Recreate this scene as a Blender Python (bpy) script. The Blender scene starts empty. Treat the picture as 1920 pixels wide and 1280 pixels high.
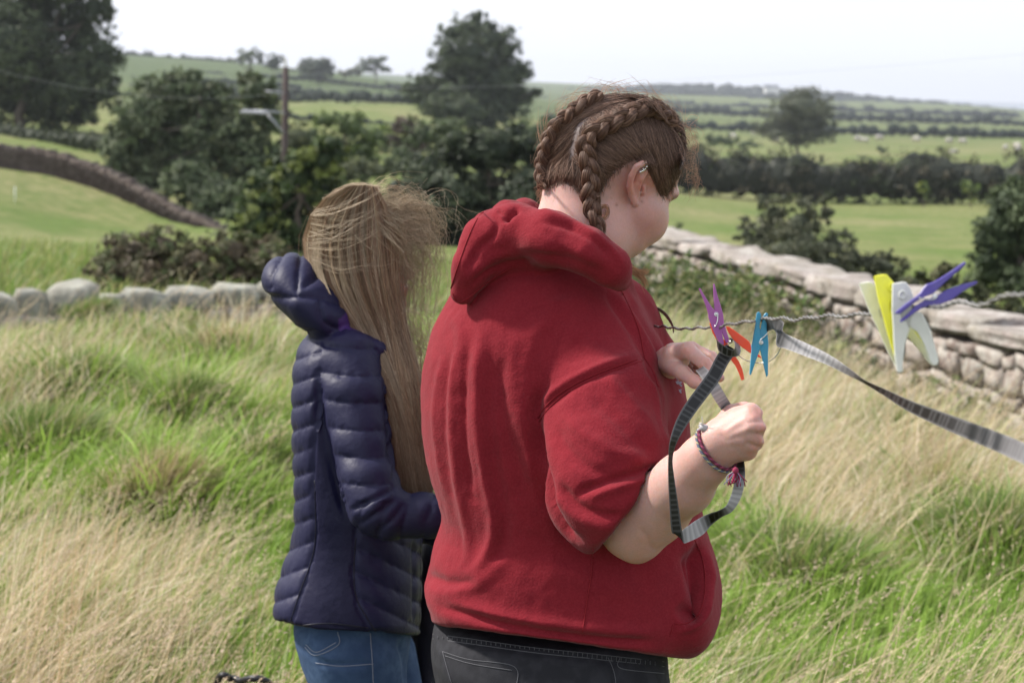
import bpy, math, random
import numpy as np
from mathutils import Vector, Matrix, Quaternion
from mathutils.bvhtree import BVHTree

# ------------------------------------------------------------------ camera, world, sun, exposure
SC = bpy.context.scene
F = 3000.0                                   # focal length in photo pixels (photo 1920 x 1280)
CAM = np.array([0.0, 0.0, 1.65])
PITCH = math.radians(9.13); ROLL = math.radians(2.0)
_f = np.array([0, math.cos(PITCH), -math.sin(PITCH)])
_r0 = np.array([1.0, 0, 0]); _u0 = np.array([0, math.sin(PITCH), math.cos(PITCH)])
CR = _r0*math.cos(ROLL) + _u0*math.sin(ROLL)
CU = _u0*math.cos(ROLL) - _r0*math.sin(ROLL)
CF = _f

cam_data = bpy.data.cameras.new('camera')
cam_data.sensor_width = 36.0; cam_data.lens = 36.0*F/1920.0
cam_data.clip_start = 0.05; cam_data.clip_end = 60000.0
cam_data.dof.use_dof = True; cam_data.dof.focus_distance = 2.18; cam_data.dof.aperture_fstop = 7.5
cam = bpy.data.objects.new('camera', cam_data)
SC.collection.objects.link(cam)
M = Matrix(((CR[0], CU[0], -CF[0], CAM[0]), (CR[1], CU[1], -CF[1], CAM[1]), (CR[2], CU[2], -CF[2], CAM[2]), (0, 0, 0, 1)))
cam.matrix_world = M
SC.camera = cam

SUN_AZ = math.radians(-72)     # direction of the sun, measured from +Y towards +X
SUN_EL = math.radians(42)
world = bpy.data.worlds.new('World'); SC.world = world; world.use_nodes = True
wn = world.node_tree.nodes; wl = world.node_tree.links
for n in list(wn): wn.remove(n)
wo = wn.new('ShaderNodeOutputWorld'); bg = wn.new('ShaderNodeBackground'); bg.inputs['Strength'].default_value = 0.078
sky = wn.new('ShaderNodeTexSky'); sky.sky_type = 'NISHITA'; sky.sun_disc = False
sky.sun_elevation = SUN_EL; sky.sun_rotation = SUN_AZ; sky.air_density = 1.0; sky.dust_density = 3.0
mixw = wn.new('ShaderNodeMix'); mixw.data_type = 'RGBA'; mixw.inputs[0].default_value = 0.72
mixw.inputs[7].default_value = (12.3, 12.8, 13.9, 1)         # thin bright cloud over the whole sky
wl.new(sky.outputs[0], mixw.inputs[6]); wl.new(mixw.outputs[2], bg.inputs['Color']); wl.new(bg.outputs[0], wo.inputs['Surface'])
sun_data = bpy.data.lights.new('sun', 'SUN'); sun_data.energy = 4.8; sun_data.angle = math.radians(5); sun_data.color = (1.0, 0.95, 0.87)
sun = bpy.data.objects.new('sun', sun_data); SC.collection.objects.link(sun)
sd = Vector((math.sin(SUN_AZ)*math.cos(SUN_EL), math.cos(SUN_AZ)*math.cos(SUN_EL), math.sin(SUN_EL)))
sun.rotation_euler = sd.to_track_quat('Z', 'Y').to_euler()
SC.view_settings.view_transform = 'Standard'; SC.view_settings.look = 'None'
SC.view_settings.exposure = 0.5; SC.view_settings.gamma = 1.0; SC.view_settings.use_curve_mapping = False
SC.cycles.volume_bounces = 0; SC.cycles.max_bounces = 6; SC.cycles.diffuse_bounces = 3
SC.cycles.transparent_max_bounces = 12

rng = np.random.default_rng(7)

# ------------------------------------------------------------------ helpers
def W(px, py, D):
    "world point on the sight line of photo pixel (px, py) at depth D metres"
    px = np.asarray(px, float); py = np.asarray(py, float); D = np.asarray(D, float)
    d = CF + ((px-960)/F)[..., None]*CR - ((py-640)/F)[..., None]*CU
    return CAM + d*D[..., None]
def PX(P):
    "photo pixel and depth of world points"
    q = np.asarray(P, float) - CAM
    z = q@CF
    return np.stack([960 + F*(q@CR)/z, 640 - F*(q@CU)/z, z], -1)

def link(o, parent=None):
    SC.collection.objects.link(o)
    if parent is not None: o.parent = parent; o.matrix_parent_inverse = Matrix.Translation(parent.location).inverted() if any(parent.location) else Matrix()
    return o
def tag(o, label=None, cat=None, group=None, kind=None):
    if label: o['label'] = label
    if cat: o['category'] = cat
    if group: o['group'] = group
    if kind: o['kind'] = kind
    return o
def empty(name, loc, label=None, cat=None, group=None):
    o = bpy.data.objects.new(name, None); o.location = [float(v) for v in loc]; o.empty_display_size = 0.1
    SC.collection.objects.link(o)
    return tag(o, label, cat, group)

def mesh(name, V, Fc, mat=None, parent=None, smooth=True, col=None, fmats=None):
    """V (n,3); Fc (m,3) or (m,4) array or list of arrays; col = per-vertex rgb"""
    V = np.asarray(V, np.float32)
    me = bpy.data.meshes.new(name)
    if isinstance(Fc, np.ndarray): Fc = [Fc]
    Fc = [np.asarray(f, np.int32) for f in Fc if len(f)]
    nl = sum(f.size for f in Fc); nf = sum(len(f) for f in Fc)
    me.vertices.add(len(V)); me.vertices.foreach_set('co', V.ravel())
    me.loops.add(nl); me.loops.foreach_set('vertex_index', np.concatenate([f.ravel() for f in Fc]))
    me.polygons.add(nf)
    tot = np.concatenate([np.full(len(f), f.shape[1], np.int32) for f in Fc])
    st = np.concatenate([[0], np.cumsum(tot)[:-1]]).astype(np.int32)
    me.polygons.foreach_set('loop_start', st); me.polygons.foreach_set('loop_total', tot)
    me.polygons.foreach_set('use_smooth', np.full(nf, smooth))
    me.update(calc_edges=True)
    if col is not None:
        a = me.color_attributes.new('Col', 'FLOAT_COLOR', 'POINT')
        c = np.ones((len(V), 4), np.float32); c[:, :3] = col
        a.data.foreach_set('color', c.ravel())
    if mat is not None:
        for m in (mat if isinstance(mat, (list, tuple)) else [mat]): me.materials.append(m)
    if fmats is not None: me.polygons.foreach_set('material_index', np.asarray(fmats, np.int32))
    o = bpy.data.objects.new(name, me)
    if parent is not None:
        SC.collection.objects.link(o); o.parent = parent
        o.matrix_parent_inverse = Matrix.Translation(-parent.location)
    else:
        SC.collection.objects.link(o)
    return o

def fix_parent(o, parent):
    o.parent = parent; o.matrix_parent_inverse = Matrix.Translation(-parent.location); return o

class Acc:
    "collects geometry for one mesh"
    def __init__(s): s.V = []; s.F = {3: [], 4: []}; s.C = []; s.n = 0
    def add(s, V, F, c=None):
        V = np.asarray(V, float).reshape(-1, 3)
        for f in (F if isinstance(F, list) else [F]):
            f = np.asarray(f, int)
            if len(f): s.F[f.shape[1]].append(f + s.n)
        s.V.append(V)
        if c is not None: s.C.append(np.broadcast_to(np.asarray(c, float), (len(V), 3)))
        s.n += len(V)
    def build(s, name, mat, parent=None, smooth=True):
        V = np.concatenate(s.V)
        Fs = [np.concatenate(s.F[k]) for k in (3, 4) if s.F[k]]
        return mesh(name, V, Fs, mat, parent, smooth, np.concatenate(s.C) if s.C else None)

def spline(pts, n):
    "Catmull-Rom through pts (k,d) resampled to n points"
    p = np.asarray(pts, float)
    if len(p) == 2:
        t = np.linspace(0, 1, n)[:, None]; return p[0]*(1-t)+p[1]*t
    q = np.vstack([2*p[0]-p[1], p, 2*p[-1]-p[-2]])
    L = np.concatenate([[0], np.cumsum(np.linalg.norm(np.diff(p[:, :min(3, p.shape[1])], axis=0), axis=1))])
    u = np.linspace(0, L[-1], n); i = np.clip(np.searchsorted(L, u, side='right')-1, 0, len(p)-2)
    t = ((u-L[i])/np.maximum(L[i+1]-L[i], 1e-9))[:, None]
    a, b, c, d = q[i], q[i+1], q[i+2], q[i+3]
    return 0.5*((2*b)+(-a+c)*t+(2*a-5*b+4*c-d)*t*t+(-a+3*b-3*c+d)*t**3)

def frames(P, up=(0, 0, 1)):
    P = np.asarray(P, float); T = np.gradient(P, axis=0); T /= np.maximum(np.linalg.norm(T, axis=1), 1e-9)[:, None]
    N = np.zeros_like(P); v = np.asarray(up, float); v = v - T[0]*(v@T[0])
    if np.linalg.norm(v) < 1e-3: v = np.array([1.0, 0.1, 0]); v -= T[0]*(v@T[0])
    for k in range(len(P)):
        v = v - T[k]*(v@T[k]); v /= max(np.linalg.norm(v), 1e-9); N[k] = v
    return T, N, np.cross(T, N)
def tube(acc, P, r, sides=6, c=None, caps=True, up=(0, 0, 1), flat=1.0):
    P = np.asarray(P, float); n = len(P); r = np.broadcast_to(np.asarray(r, float), (n,))
    T, N, B = frames(P, up)
    a = np.arange(sides)/sides*2*np.pi
    V = P[:, None]+(N[:, None]*np.cos(a)[None, :, None]*flat+B[:, None]*np.sin(a)[None, :, None])*r[:, None, None]
    i = np.arange(n-1)[:, None]*sides; j = np.arange(sides)[None]; k = (j+1) % sides
    Q = np.stack([i+j, i+k, i+sides+k, i+sides+j], -1).reshape(-1, 4)
    Fs = [Q]; V = V.reshape(-1, 3)
    if caps:
        V = np.vstack([V, P[0], P[-1]]); m = n*sides
        jj = np.arange(sides); kk = (jj+1) % sides
        Fs.append(np.stack([np.full(sides, m), kk, jj], -1)); Fs.append(np.stack([np.full(sides, m+1), (n-1)*sides+jj, (n-1)*sides+kk], -1))
    acc.add(V, Fs, c)
def tubes3(P, r, col=None, taper=None):
    "many thin 3-sided tubes at once: P (m,n,3), r (m,) -> V, quads, colours"
    m, n, _ = P.shape
    T = np.gradient(P, axis=1); T /= np.maximum(np.linalg.norm(T, axis=2, keepdims=True), 1e-9)
    ref = np.array([0.31, 0.87, 0.38]); N = np.cross(T, ref); N /= np.maximum(np.linalg.norm(N, axis=2, keepdims=True), 1e-9)
    B = np.cross(T, N); a = np.arange(3)*2*np.pi/3
    rr = np.broadcast_to(np.asarray(r, float)[:, None] if np.ndim(r) else np.full((m, 1), r), (m, n)).copy()
    if taper is not None: rr *= np.interp(np.linspace(0, 1, n), [0, 0.6, 1], [1, 1, taper])[None]
    V = P[:, :, None]+(N[:, :, None]*np.cos(a)[None, None, :, None]+B[:, :, None]*np.sin(a)[None, None, :, None])*rr[:, :, None, None]
    base = (np.arange(m)[:, None, None]*n+np.arange(n-1)[None, :, None])*3
    j = np.arange(3)[None, None]; k = (j+1) % 3
    Q = np.stack([base+j, base+k, base+3+k, base+3+j], -1).reshape(-1, 4)
    C = None if col is None else np.repeat(np.asarray(col), n*3, axis=0)
    return V.reshape(-1, 3), Q, C

def vnoise(P, s=1.0, seed=0):
    "smooth value noise in [-1,1], vectorised"
    P = np.asarray(P, float)*s; i = np.floor(P).astype(np.int64); f = P-i; f = f*f*(3-2*f)
    def h(x, y, z):
        n = (x*374761393 + y*668265263 + z*2147483647 + seed*1274126177) & 0xffffffff
        n = ((n ^ (n >> 13))*1103515245) & 0xffffffff
        n = ((n ^ (n >> 16))*2654435761) & 0xffffffff
        return (n & 0xffff)/32767.5-1
    x, y, z = i[..., 0], i[..., 1], i[..., 2]; fx, fy, fz = f[..., 0], f[..., 1], f[..., 2]
    r = 0
    for dx in (0, 1):
        for dy in (0, 1):
            for dz in (0, 1):
                r = r+h(x+dx, y+dy, z+dz)*(fx if dx else 1-fx)*(fy if dy else 1-fy)*(fz if dz else 1-fz)
    return r
def fbm(P, s=1.0, o=4, seed=0):
    return sum(vnoise(P, s*2**k, seed+k*17)*0.5**k for k in range(o))/1.8
def smooth01(x): x = np.clip(x, 0, 1); return x*x*(3-2*x)

ICO = None
def ico():
    global ICO
    if ICO is None:
        import bmesh
        bm = bmesh.new(); bmesh.ops.create_icosphere(bm, subdivisions=2, radius=1)
        ICO = (np.array([v.co[:] for v in bm.verts]), np.array([[v.index for v in f.verts] for f in bm.faces])); bm.free()
    return ICO

# ------------------------------------------------------------------ materials
def material(name, color=(0.5, 0.5, 0.5), rough=0.8, attr=False, noise=None, bump=None, spec=0.3, sss=0, sheen=0, trans=0, metal=0, gain=None, sssr=(1, .35, .2)):
    """noise = (scale, colour2, factor) mottling; bump = list of (scale, strength, distance)"""
    m = bpy.data.materials.new(name); m.use_nodes = True; nt = m.node_tree; N = nt.nodes; L = nt.links
    b = N['Principled BSDF']; b.inputs['Roughness'].default_value = rough
    b.inputs['Specular IOR Level'].default_value = spec; b.inputs['Metallic'].default_value = metal
    if attr:
        c = N.new('ShaderNodeAttribute'); c.attribute_name = 'Col'; src = c.outputs['Color']
        if gain:
            mg = N.new('ShaderNodeMix'); mg.data_type = 'RGBA'; mg.blend_type = 'MULTIPLY'; mg.inputs[0].default_value = 1
            L.new(src, mg.inputs[6]); mg.inputs[7].default_value = (*gain, 1); src = mg.outputs[2]
    else:
        c = N.new('ShaderNodeRGB'); c.outputs[0].default_value = (*color, 1); src = c.outputs[0]
    geo = N.new('ShaderNodeNewGeometry')
    for (sc, c2, fac) in (noise or []):
        t = N.new('ShaderNodeTexNoise'); t.inputs['Scale'].default_value = sc; t.inputs['Detail'].default_value = 5
        L.new(geo.outputs['Position'], t.inputs['Vector'])
        r = N.new('ShaderNodeMapRange'); r.inputs[1].default_value = 0.42; r.inputs[2].default_value = 0.62; r.inputs[3].default_value = 0; r.inputs[4].default_value = fac
        L.new(t.outputs[0], r.inputs[0])
        x = N.new('ShaderNodeMix'); x.data_type = 'RGBA'; L.new(r.outputs[0], x.inputs[0]); L.new(src, x.inputs[6]); x.inputs[7].default_value = (*c2, 1)
        src = x.outputs[2]
    L.new(src, b.inputs['Base Color'])
    prev = None
    for (sc, st, di) in (bump or []):
        t = N.new('ShaderNodeTexNoise'); t.inputs['Scale'].default_value = sc; t.inputs['Detail'].default_value = 4
        L.new(geo.outputs['Position'], t.inputs['Vector'])
        u = N.new('ShaderNodeBump'); u.inputs['Strength'].default_value = st; u.inputs['Distance'].default_value = di
        L.new(t.outputs[0], u.inputs['Height'])
        if prev: L.new(prev.outputs[0], u.inputs['Normal'])
        prev = u
    if prev: L.new(prev.outputs[0], b.inputs['Normal'])
    if sss:
        b.inputs['Subsurface Weight'].default_value = 1.0; b.inputs['Subsurface Scale'].default_value = sss
        b.inputs['Subsurface Radius'].default_value = sssr
    if sheen:
        b.inputs['Sheen Weight'].default_value = sheen; b.inputs['Sheen Roughness'].default_value = 0.5
    if trans:
        tr = N.new('ShaderNodeBsdfTranslucent'); L.new(src, tr.inputs['Color'])
        mx = N.new('ShaderNodeMixShader'); mx.inputs[0].default_value = trans
        L.new(b.outputs[0], mx.inputs[1]); L.new(tr.outputs[0], mx.inputs[2]); L.new(mx.outputs[0], N['Material Output'].inputs['Surface'])
    m.cycles.emission_sampling = 'NONE'
    return m

# ------------------------------------------------------------------ terrain
CTRL = [(0,555,15),(0,330,52),(0,268,80),(0,235,115),(230,440,45),(200,310,75),(400,300,85),(500,445,40),(650,330,70),(650,505,27),(850,490,30),
        (850,300,90),(850,240,160),(600,235,190),(300,182,350),(600,198,300),(850,198,300),(300,130,600),(600,150,600),(280,106,800),(480,120,800),(620,137,850),(760,162,1000),
        (1300,480,35),(1900,520,30),(1300,400,80),(1800,420,75),(1300,365,125),(1850,378,120),(1300,300,230),(1900,315,230),(1300,262,330),(1900,280,330),
        (1300,243,480),(1900,254,480),(1300,215,800),(1900,232,800),(1300,192,1200),(1900,219,1300),(1300,168,2000),(1600,178,2000),(1900,210,2200),(1000,170,1600),(1050,195,900),(1050,240,300)]
def tc(x, y):
    r = np.hypot(x, y); a = np.arctan2(x, y); a = np.clip(a, -0.9, 0.9)
    return np.stack([a*1.6, np.log(r+6)], -1)
_w = np.array([W(*c) for c in CTRL])
# near slope by hand (x, y, z)
_near = np.array([(0,0,0),(2,1,0),(-2,1,0),(0,2.5,-.08),(-.6,3.0,-.13),(-3,4,-.12),(3,4,-.12),(0,6,-.18),(-2,8,-.12),(-4,8,-.05),(-3.6,11.3,-.22),(-1.8,11.6,-.2),(-.5,13,-.3),
                  (2,7,-.28),(3.4,10.5,-.66),(2.5,12.5,-.62),(1.6,15.5,-.62),(4.5,7,-.45),(6,4,-.2),(-6,12,-.2),(-7,5,0),(3.6,12.5,-.95),(2.2,18,-1.1),(0,18,-1.0),(-4,20,-.9)])
_p = np.vstack([_w, _near]); _q = tc(_p[:, 0], _p[:, 1])
def _ker(d): return np.where(d > 1e-9, d*d*np.log(np.maximum(d, 1e-9)), 0)
_n = len(_q); _K = _ker(np.linalg.norm(_q[:, None]-_q[None], axis=2))+np.eye(_n)*0.004
_A = np.block([[_K, np.c_[np.ones(_n), _q]], [np.c_[np.ones(_n), _q].T, np.zeros((3, 3))]])
# solve for z divided by a distance scale so that far points do not dominate
_sc = np.hypot(_p[:, 0], _p[:, 1])+6
_co = np.linalg.solve(_A, np.r_[_p[:, 2]/_sc, 0, 0, 0])
BUMPS = []   # (x, y, height, radius) tussock mounds
def zbase(x, y):
    x = np.asarray(x, float); y = np.asarray(y, float)
    q = tc(x, y); sh = q.shape[:-1]; q = q.reshape(-1, 2)
    out = np.empty(len(q))
    for s in range(0, len(q), 20000):
        qq = q[s:s+20000]; k = _ker(np.linalg.norm(qq[:, None]-_q[None], axis=2))
        out[s:s+20000] = k@_co[:_n]+_co[_n]+qq@_co[_n+1:]
    r = np.hypot(x, y)
    z = out.reshape(sh)*(r+6)
    wgt = smooth01((y+1)/3)              # flat behind the photographer
    z = z*wgt
    a = np.abs(np.arctan2(x, y)); far = smooth01((a-0.7)/0.6)*smooth01((r-15)/60)
    z = z*(1-far) + (-3.0)*far
    z = np.where(r > 2600, z-(r-2600)*0.03, z)
    return z
def zg(x, y):
    x = np.asarray(x, float); y = np.asarray(y, float)
    z = zbase(x, y)
    for (bx, by, h, rad) in BUMPS:
        d2 = ((x-bx)**2+(y-by)**2)/rad**2
        z = z+h*np.exp(-d2)
    P = np.stack([x, y, np.zeros_like(x)], -1); r = np.hypot(x, y)
    return z+0.08*fbm(P, 1.1, 3, 3)*smooth01((r-2.5)/3)+smooth01((r-30)/60)*0.12*fbm(P, 0.15, 3, 5)
def ground_pt(px, py, near=2.0, far=3000):
    "world point where the sight line of a pixel meets the ground"
    D = np.geomspace(near, far, 500); P = W(np.full(500, px), np.full(500, py), D)
    k = np.where(P[:, 2] < zbase(P[:, 0], P[:, 1]))[0]
    return P[k[0]] if len(k) else P[-1]
for (px, py, h, r) in [(150,800,.16,.32),(345,845,.17,.28),(300,1020,.16,.26),(1880,1130,.22,.35),(1740,1010,.14,.35),(1500,1150,.1,.35),(60,900,.07,.4),(480,950,.12,.3),(1700,880,.1,.4),(430,690,.12,.5),(250,640,.1,.5)]:
    g = ground_pt(px, py); BUMPS.append((g[0], g[1], h, r))

NR, NA = 330, 300
rr = np.concatenate([[0.0], np.geomspace(0.4, 5200, NR)]); 
aa = np.concatenate([np.linspace(-0.62, 0.62, 220), np.linspace(0.65, 2*np.pi-0.65, 80)])
R_, A_ = np.meshgrid(rr, aa, indexing='ij'); X_ = R_*np.sin(A_); Y_ = R_*np.cos(A_); Z_ = zg(X_, Y_)
Z_[0] = Z_[0].mean()
i = np.arange(NR)[:, None]*NA; j = np.arange(NA)[None]; k = (j+1) % NA
Q = np.stack([i+j, i+NA+j, i+NA+k, i+k], -1).reshape(-1, 4)

def ground_material():
    m = bpy.data.materials.new('meadow'); m.use_nodes = True; N = m.node_tree.nodes; L = m.node_tree.links; b = N['Principled BSDF']
    b.inputs['Roughness'].default_value = 0.95; b.inputs['Specular IOR Level'].default_value = 0.1
    geo = N.new('ShaderNodeNewGeometry')
    def nz(s, lo, hi, det=5):
        t = N.new('ShaderNodeTexNoise'); t.inputs['Scale'].default_value = s; t.inputs['Detail'].default_value = det; L.new(geo.outputs['Position'], t.inputs['Vector'])
        r = N.new('ShaderNodeMapRange'); r.inputs[1].default_value = lo; r.inputs[2].default_value = hi; L.new(t.outputs[0], r.inputs[0]); return r.outputs[0]
    def mx(f, a, b_):
        x = N.new('ShaderNodeMix'); x.data_type = 'RGBA'
        L.new(f, x.inputs[0])
        for s, v in ((6, a), (7, b_)):
            if isinstance(v, tuple): x.inputs[s].default_value = (*v, 1)
            else: L.new(v, x.inputs[s])
        return x.outputs[2]
    at = N.new('ShaderNodeAttribute'); at.attribute_name = 'Col'
    sep = N.new('ShaderNodeSeparateColor'); L.new(at.outputs['Color'], sep.inputs[0])
    field = mx(nz(0.35, .35, .65), (0.095, 0.145, 0.034), (0.20, 0.195, 0.085))
    field = mx(nz(0.07, .45, .6), field, (0.25, 0.22, 0.115))
    field = mx(nz(2.5, .3, .7), field, (0.09, 0.125, 0.032))
    far = N.new('ShaderNodeMix'); far.data_type = 'RGBA'; L.new(sep.outputs[1], far.inputs[0]); L.new(field, far.inputs[6]); far.inputs[7].default_value = (.060, .088, .034, 1); field = far.outputs[2]
    near = mx(nz(3.0, .35, .65), (0.05, 0.075, 0.018), (0.10, 0.09, 0.04))
    c = mx(sep.outputs[0], field, near)
    L.new(c, b.inputs['Base Color'])
    t = N.new('ShaderNodeTexNoise'); t.inputs['Scale'].default_value = 4; t.inputs['Detail'].default_value = 8; L.new(geo.outputs['Position'], t.inputs['Vector'])
    u = N.new('ShaderNodeBump'); u.inputs['Strength'].default_value = 0.6; u.inputs['Distance'].default_value = 0.08; L.new(t.outputs[0], u.inputs['Height']); L.new(u.outputs[0], b.inputs['Normal'])
    return m
nearw = 1-smooth01((R_-16)/4)
gcol = np.zeros((R_.size, 3)); gcol[:, 0] = nearw.ravel(); gcol[:, 1] = (smooth01((R_-260)/300)*(.5+.5*smooth01(-(X_/np.maximum(R_,1))*4+.6))).ravel()*.9
ground = mesh('ground', np.stack([X_, Y_, Z_], -1).reshape(-1, 3), Q, ground_material(), col=gcol)
tag(ground, kind='structure')
print('ground z', Z_.min(), Z_.max())

sea_m = material('sea_water', (0.10, 0.14, 0.17), 0.35, bump=[(0.02, 0.4, 2.0)])
_a = np.linspace(-1.3, 1.3, 40); sv = [(0, 1500, -22)]+[(28000*math.sin(a), 28000*math.cos(a), -22) for a in _a]
sea = mesh('sea', sv, np.array([(0, k+1, k) for k in range(1, 40)]), sea_m, smooth=False); tag(sea, kind='structure')
# ------------------------------------------------------------------ foliage
def leaf_quads(C, size, nrm=None, col=None, aspect=0.6, up=0.3):
    n = len(C); d = rng.normal(size=(n, 3)); 
    if nrm is not None: d = d*0.55+nrm*0.8
    d[:, 2] += up; d /= np.linalg.norm(d, axis=1, keepdims=True)
    t = rng.normal(size=(n, 3)); t -= d*(t*d).sum(1, keepdims=True); t /= np.linalg.norm(t, axis=1, keepdims=True)
    b = np.cross(d, t); s = (np.asarray(size)*rng.uniform(0.6, 1.3, n))[:, None]
    V = np.stack([C-t*s, C+b*s*aspect, C+t*s, C-b*s*aspect], 1)     # diamond leaf
    V[:, 1] += d*s*0.15; V[:, 3] += d*s*0.15
    return V.reshape(-1, 3), np.arange(4*n).reshape(n, 4), np.repeat(col, 4, axis=0) if col is not None else None

leaf_m = material('tree_leaves', attr=True, rough=0.6, spec=0.25, trans=0.25)
bark_m = material('bark', (0.09, 0.07, 0.055), 0.9, noise=[(8, (0.16, 0.14, 0.12), 0.7)], bump=[(30, 0.6, 0.02)])

def crown(acc, blobs, n_per_m2, leaf, cols, core=0.62, gap=0.0, seed=1):
    """blobs: list of (centre(3), radii(3)). cols: list of base colours. fills with clumps of leaves"""
    iv, ic = ico()
    for bi, (c, r) in enumerate(blobs):
        c = np.asarray(c, float); r = np.asarray(r, float)
        area = 4*np.pi*((r[0]*r[1]+r[0]*r[2]+r[1]*r[2])/3)
        n = int(np.clip(area*n_per_m2, 12, 5000))
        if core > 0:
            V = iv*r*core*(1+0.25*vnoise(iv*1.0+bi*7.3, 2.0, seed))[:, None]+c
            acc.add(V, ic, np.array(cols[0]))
        # clumps on the surface
        nc = max(6, n//22); d = rng.normal(size=(nc, 3)); d /= np.linalg.norm(d, axis=1, keepdims=True)
        rad = 0.68+0.34*rng.random(nc)**0.7+0.12*vnoise(d*2.2+bi, 1.0, seed)
        cc = c+d*r*rad[:, None]
        cl = np.repeat(np.arange(nc), n//nc+1)[:n]
        rm = r.mean(); P = cc[cl]+rng.normal(size=(n, 3))*rm*0.13*np.array([1, 1, .75])
        nrm = (P-c)/r; nrm /= np.maximum(np.linalg.norm(nrm, axis=1, keepdims=True), 1e-6)
        tone = rng.random(nc)[cl]; pick = np.minimum((tone*len(cols)).astype(int), len(cols)-1)
        col = np.array(cols)[pick]*rng.uniform(0.7, 1.35, n)[:, None]
        V, Q, C = leaf_quads(P, np.full(n, leaf), nrm, col)
        acc.add(V, Q, C)

def limbs(acc, base, top, blobs, r0, n=8, seed=0):
    base = np.asarray(base, float); top = np.asarray(top, float)
    k = np.linspace(0, 1, 9)[:, None]; P = base*(1-k)+top*k; P[1:-1, :2] += rng.normal(size=(7, 2))*r0*0.5
    tube(acc, P, np.linspace(r0, r0*0.35, 9), 8)
    for c, r in blobs[:n]:
        t = rng.uniform(0.25, 0.8); s = base*(1-t)+top*t; c = np.asarray(c, float)
        m = (s+c)/2+np.array([0, 0, -0.1*np.linalg.norm(c-s)])
        tube(acc, spline([s, m, c], 7), np.linspace(r0*0.45, r0*0.1, 7), 5)

def px_blobs(lst, D, sq=0.9, dd=0.5):
    "blobs given as (px, py, rx, ry[, dD]) at depth D"
    out = []
    for b in lst:
        px, py, rx, ry = b[:4]; Dk = D+(b[4] if len(b) > 4 else rng.uniform(-dd, dd)*rx/F*D)
        out.append((W(px, py, Dk), np.array([rx, (rx+ry)/2*sq, ry])/F*Dk))
    return out

def make_tree(name, label, cat, D, lst, leaf_px, dens, cols, trunk=None, group=None, core=0.62, limb_n=8, dd=0.6, r_trunk=None):
    blobs = px_blobs(lst, D, dd=dd)
    cx = np.mean([b[0] for b in blobs], axis=0); g = W(*(trunk if trunk else (PX(cx)[0], PX(cx)[1]+10)), D)
    base = np.array([g[0], g[1], float(zg(g[0], g[1]))-0.1])
    root = empty(name, base, label, cat, group)
    a = Acc(); ps = D/F
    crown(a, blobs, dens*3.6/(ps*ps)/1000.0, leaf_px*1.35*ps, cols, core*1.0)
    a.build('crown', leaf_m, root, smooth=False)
    t = Acc(); topz = max(b[0][2] for b in blobs)
    top = np.array([cx[0], cx[1], base[2]*0.15+topz*0.85])
    limbs(t, base, top, blobs, r_trunk or max(0.03, 0.03*(topz-base[2])), limb_n)
    t.build('trunk', bark_m, root)
    return root

DK = [(0.038,0.054,0.028),(0.059,0.077,0.038),(0.084,0.108,0.054)]
MD = [(0.058,0.079,0.038),(0.090,0.122,0.058),(0.147,0.179,0.096)]
OL = [(0.077,0.090,0.045),(0.128,0.141,0.070),(0.192,0.198,0.109)]
LT = [(0.077,0.109,0.032),(0.128,0.179,0.045),(0.218,0.256,0.064)]
BR = [(0.064,0.051,0.038),(0.096,0.070,0.051),(0.077,0.090,0.038)]

# big tree, top left, cut by the frame
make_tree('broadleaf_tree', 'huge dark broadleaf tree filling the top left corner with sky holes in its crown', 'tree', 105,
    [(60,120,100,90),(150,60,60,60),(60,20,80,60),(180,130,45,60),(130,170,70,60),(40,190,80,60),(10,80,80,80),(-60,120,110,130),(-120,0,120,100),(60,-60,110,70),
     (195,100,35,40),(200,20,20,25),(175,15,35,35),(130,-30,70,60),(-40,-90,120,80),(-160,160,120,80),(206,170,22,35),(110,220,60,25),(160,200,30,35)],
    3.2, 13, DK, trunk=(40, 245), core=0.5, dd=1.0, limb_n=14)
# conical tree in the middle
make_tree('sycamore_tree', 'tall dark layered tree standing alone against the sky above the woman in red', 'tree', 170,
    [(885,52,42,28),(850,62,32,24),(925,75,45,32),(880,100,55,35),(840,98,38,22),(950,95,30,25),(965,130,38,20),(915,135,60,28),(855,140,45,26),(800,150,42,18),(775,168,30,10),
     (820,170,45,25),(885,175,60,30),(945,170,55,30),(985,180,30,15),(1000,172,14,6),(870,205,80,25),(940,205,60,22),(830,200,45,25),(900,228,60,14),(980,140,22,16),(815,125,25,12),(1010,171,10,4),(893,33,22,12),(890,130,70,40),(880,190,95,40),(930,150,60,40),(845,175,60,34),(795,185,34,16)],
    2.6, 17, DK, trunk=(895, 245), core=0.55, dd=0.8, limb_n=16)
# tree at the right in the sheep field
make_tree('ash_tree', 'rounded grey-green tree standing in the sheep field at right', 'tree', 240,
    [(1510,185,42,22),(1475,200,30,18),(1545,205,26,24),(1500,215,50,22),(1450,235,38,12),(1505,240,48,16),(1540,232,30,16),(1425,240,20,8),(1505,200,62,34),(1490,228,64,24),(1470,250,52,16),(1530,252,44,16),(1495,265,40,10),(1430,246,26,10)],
    2.2, 13, [(0.075,0.085,0.055),(0.11,0.12,0.078),(0.09,0.10,0.058)], trunk=(1497, 275), core=0.5, dd=0.8)
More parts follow.
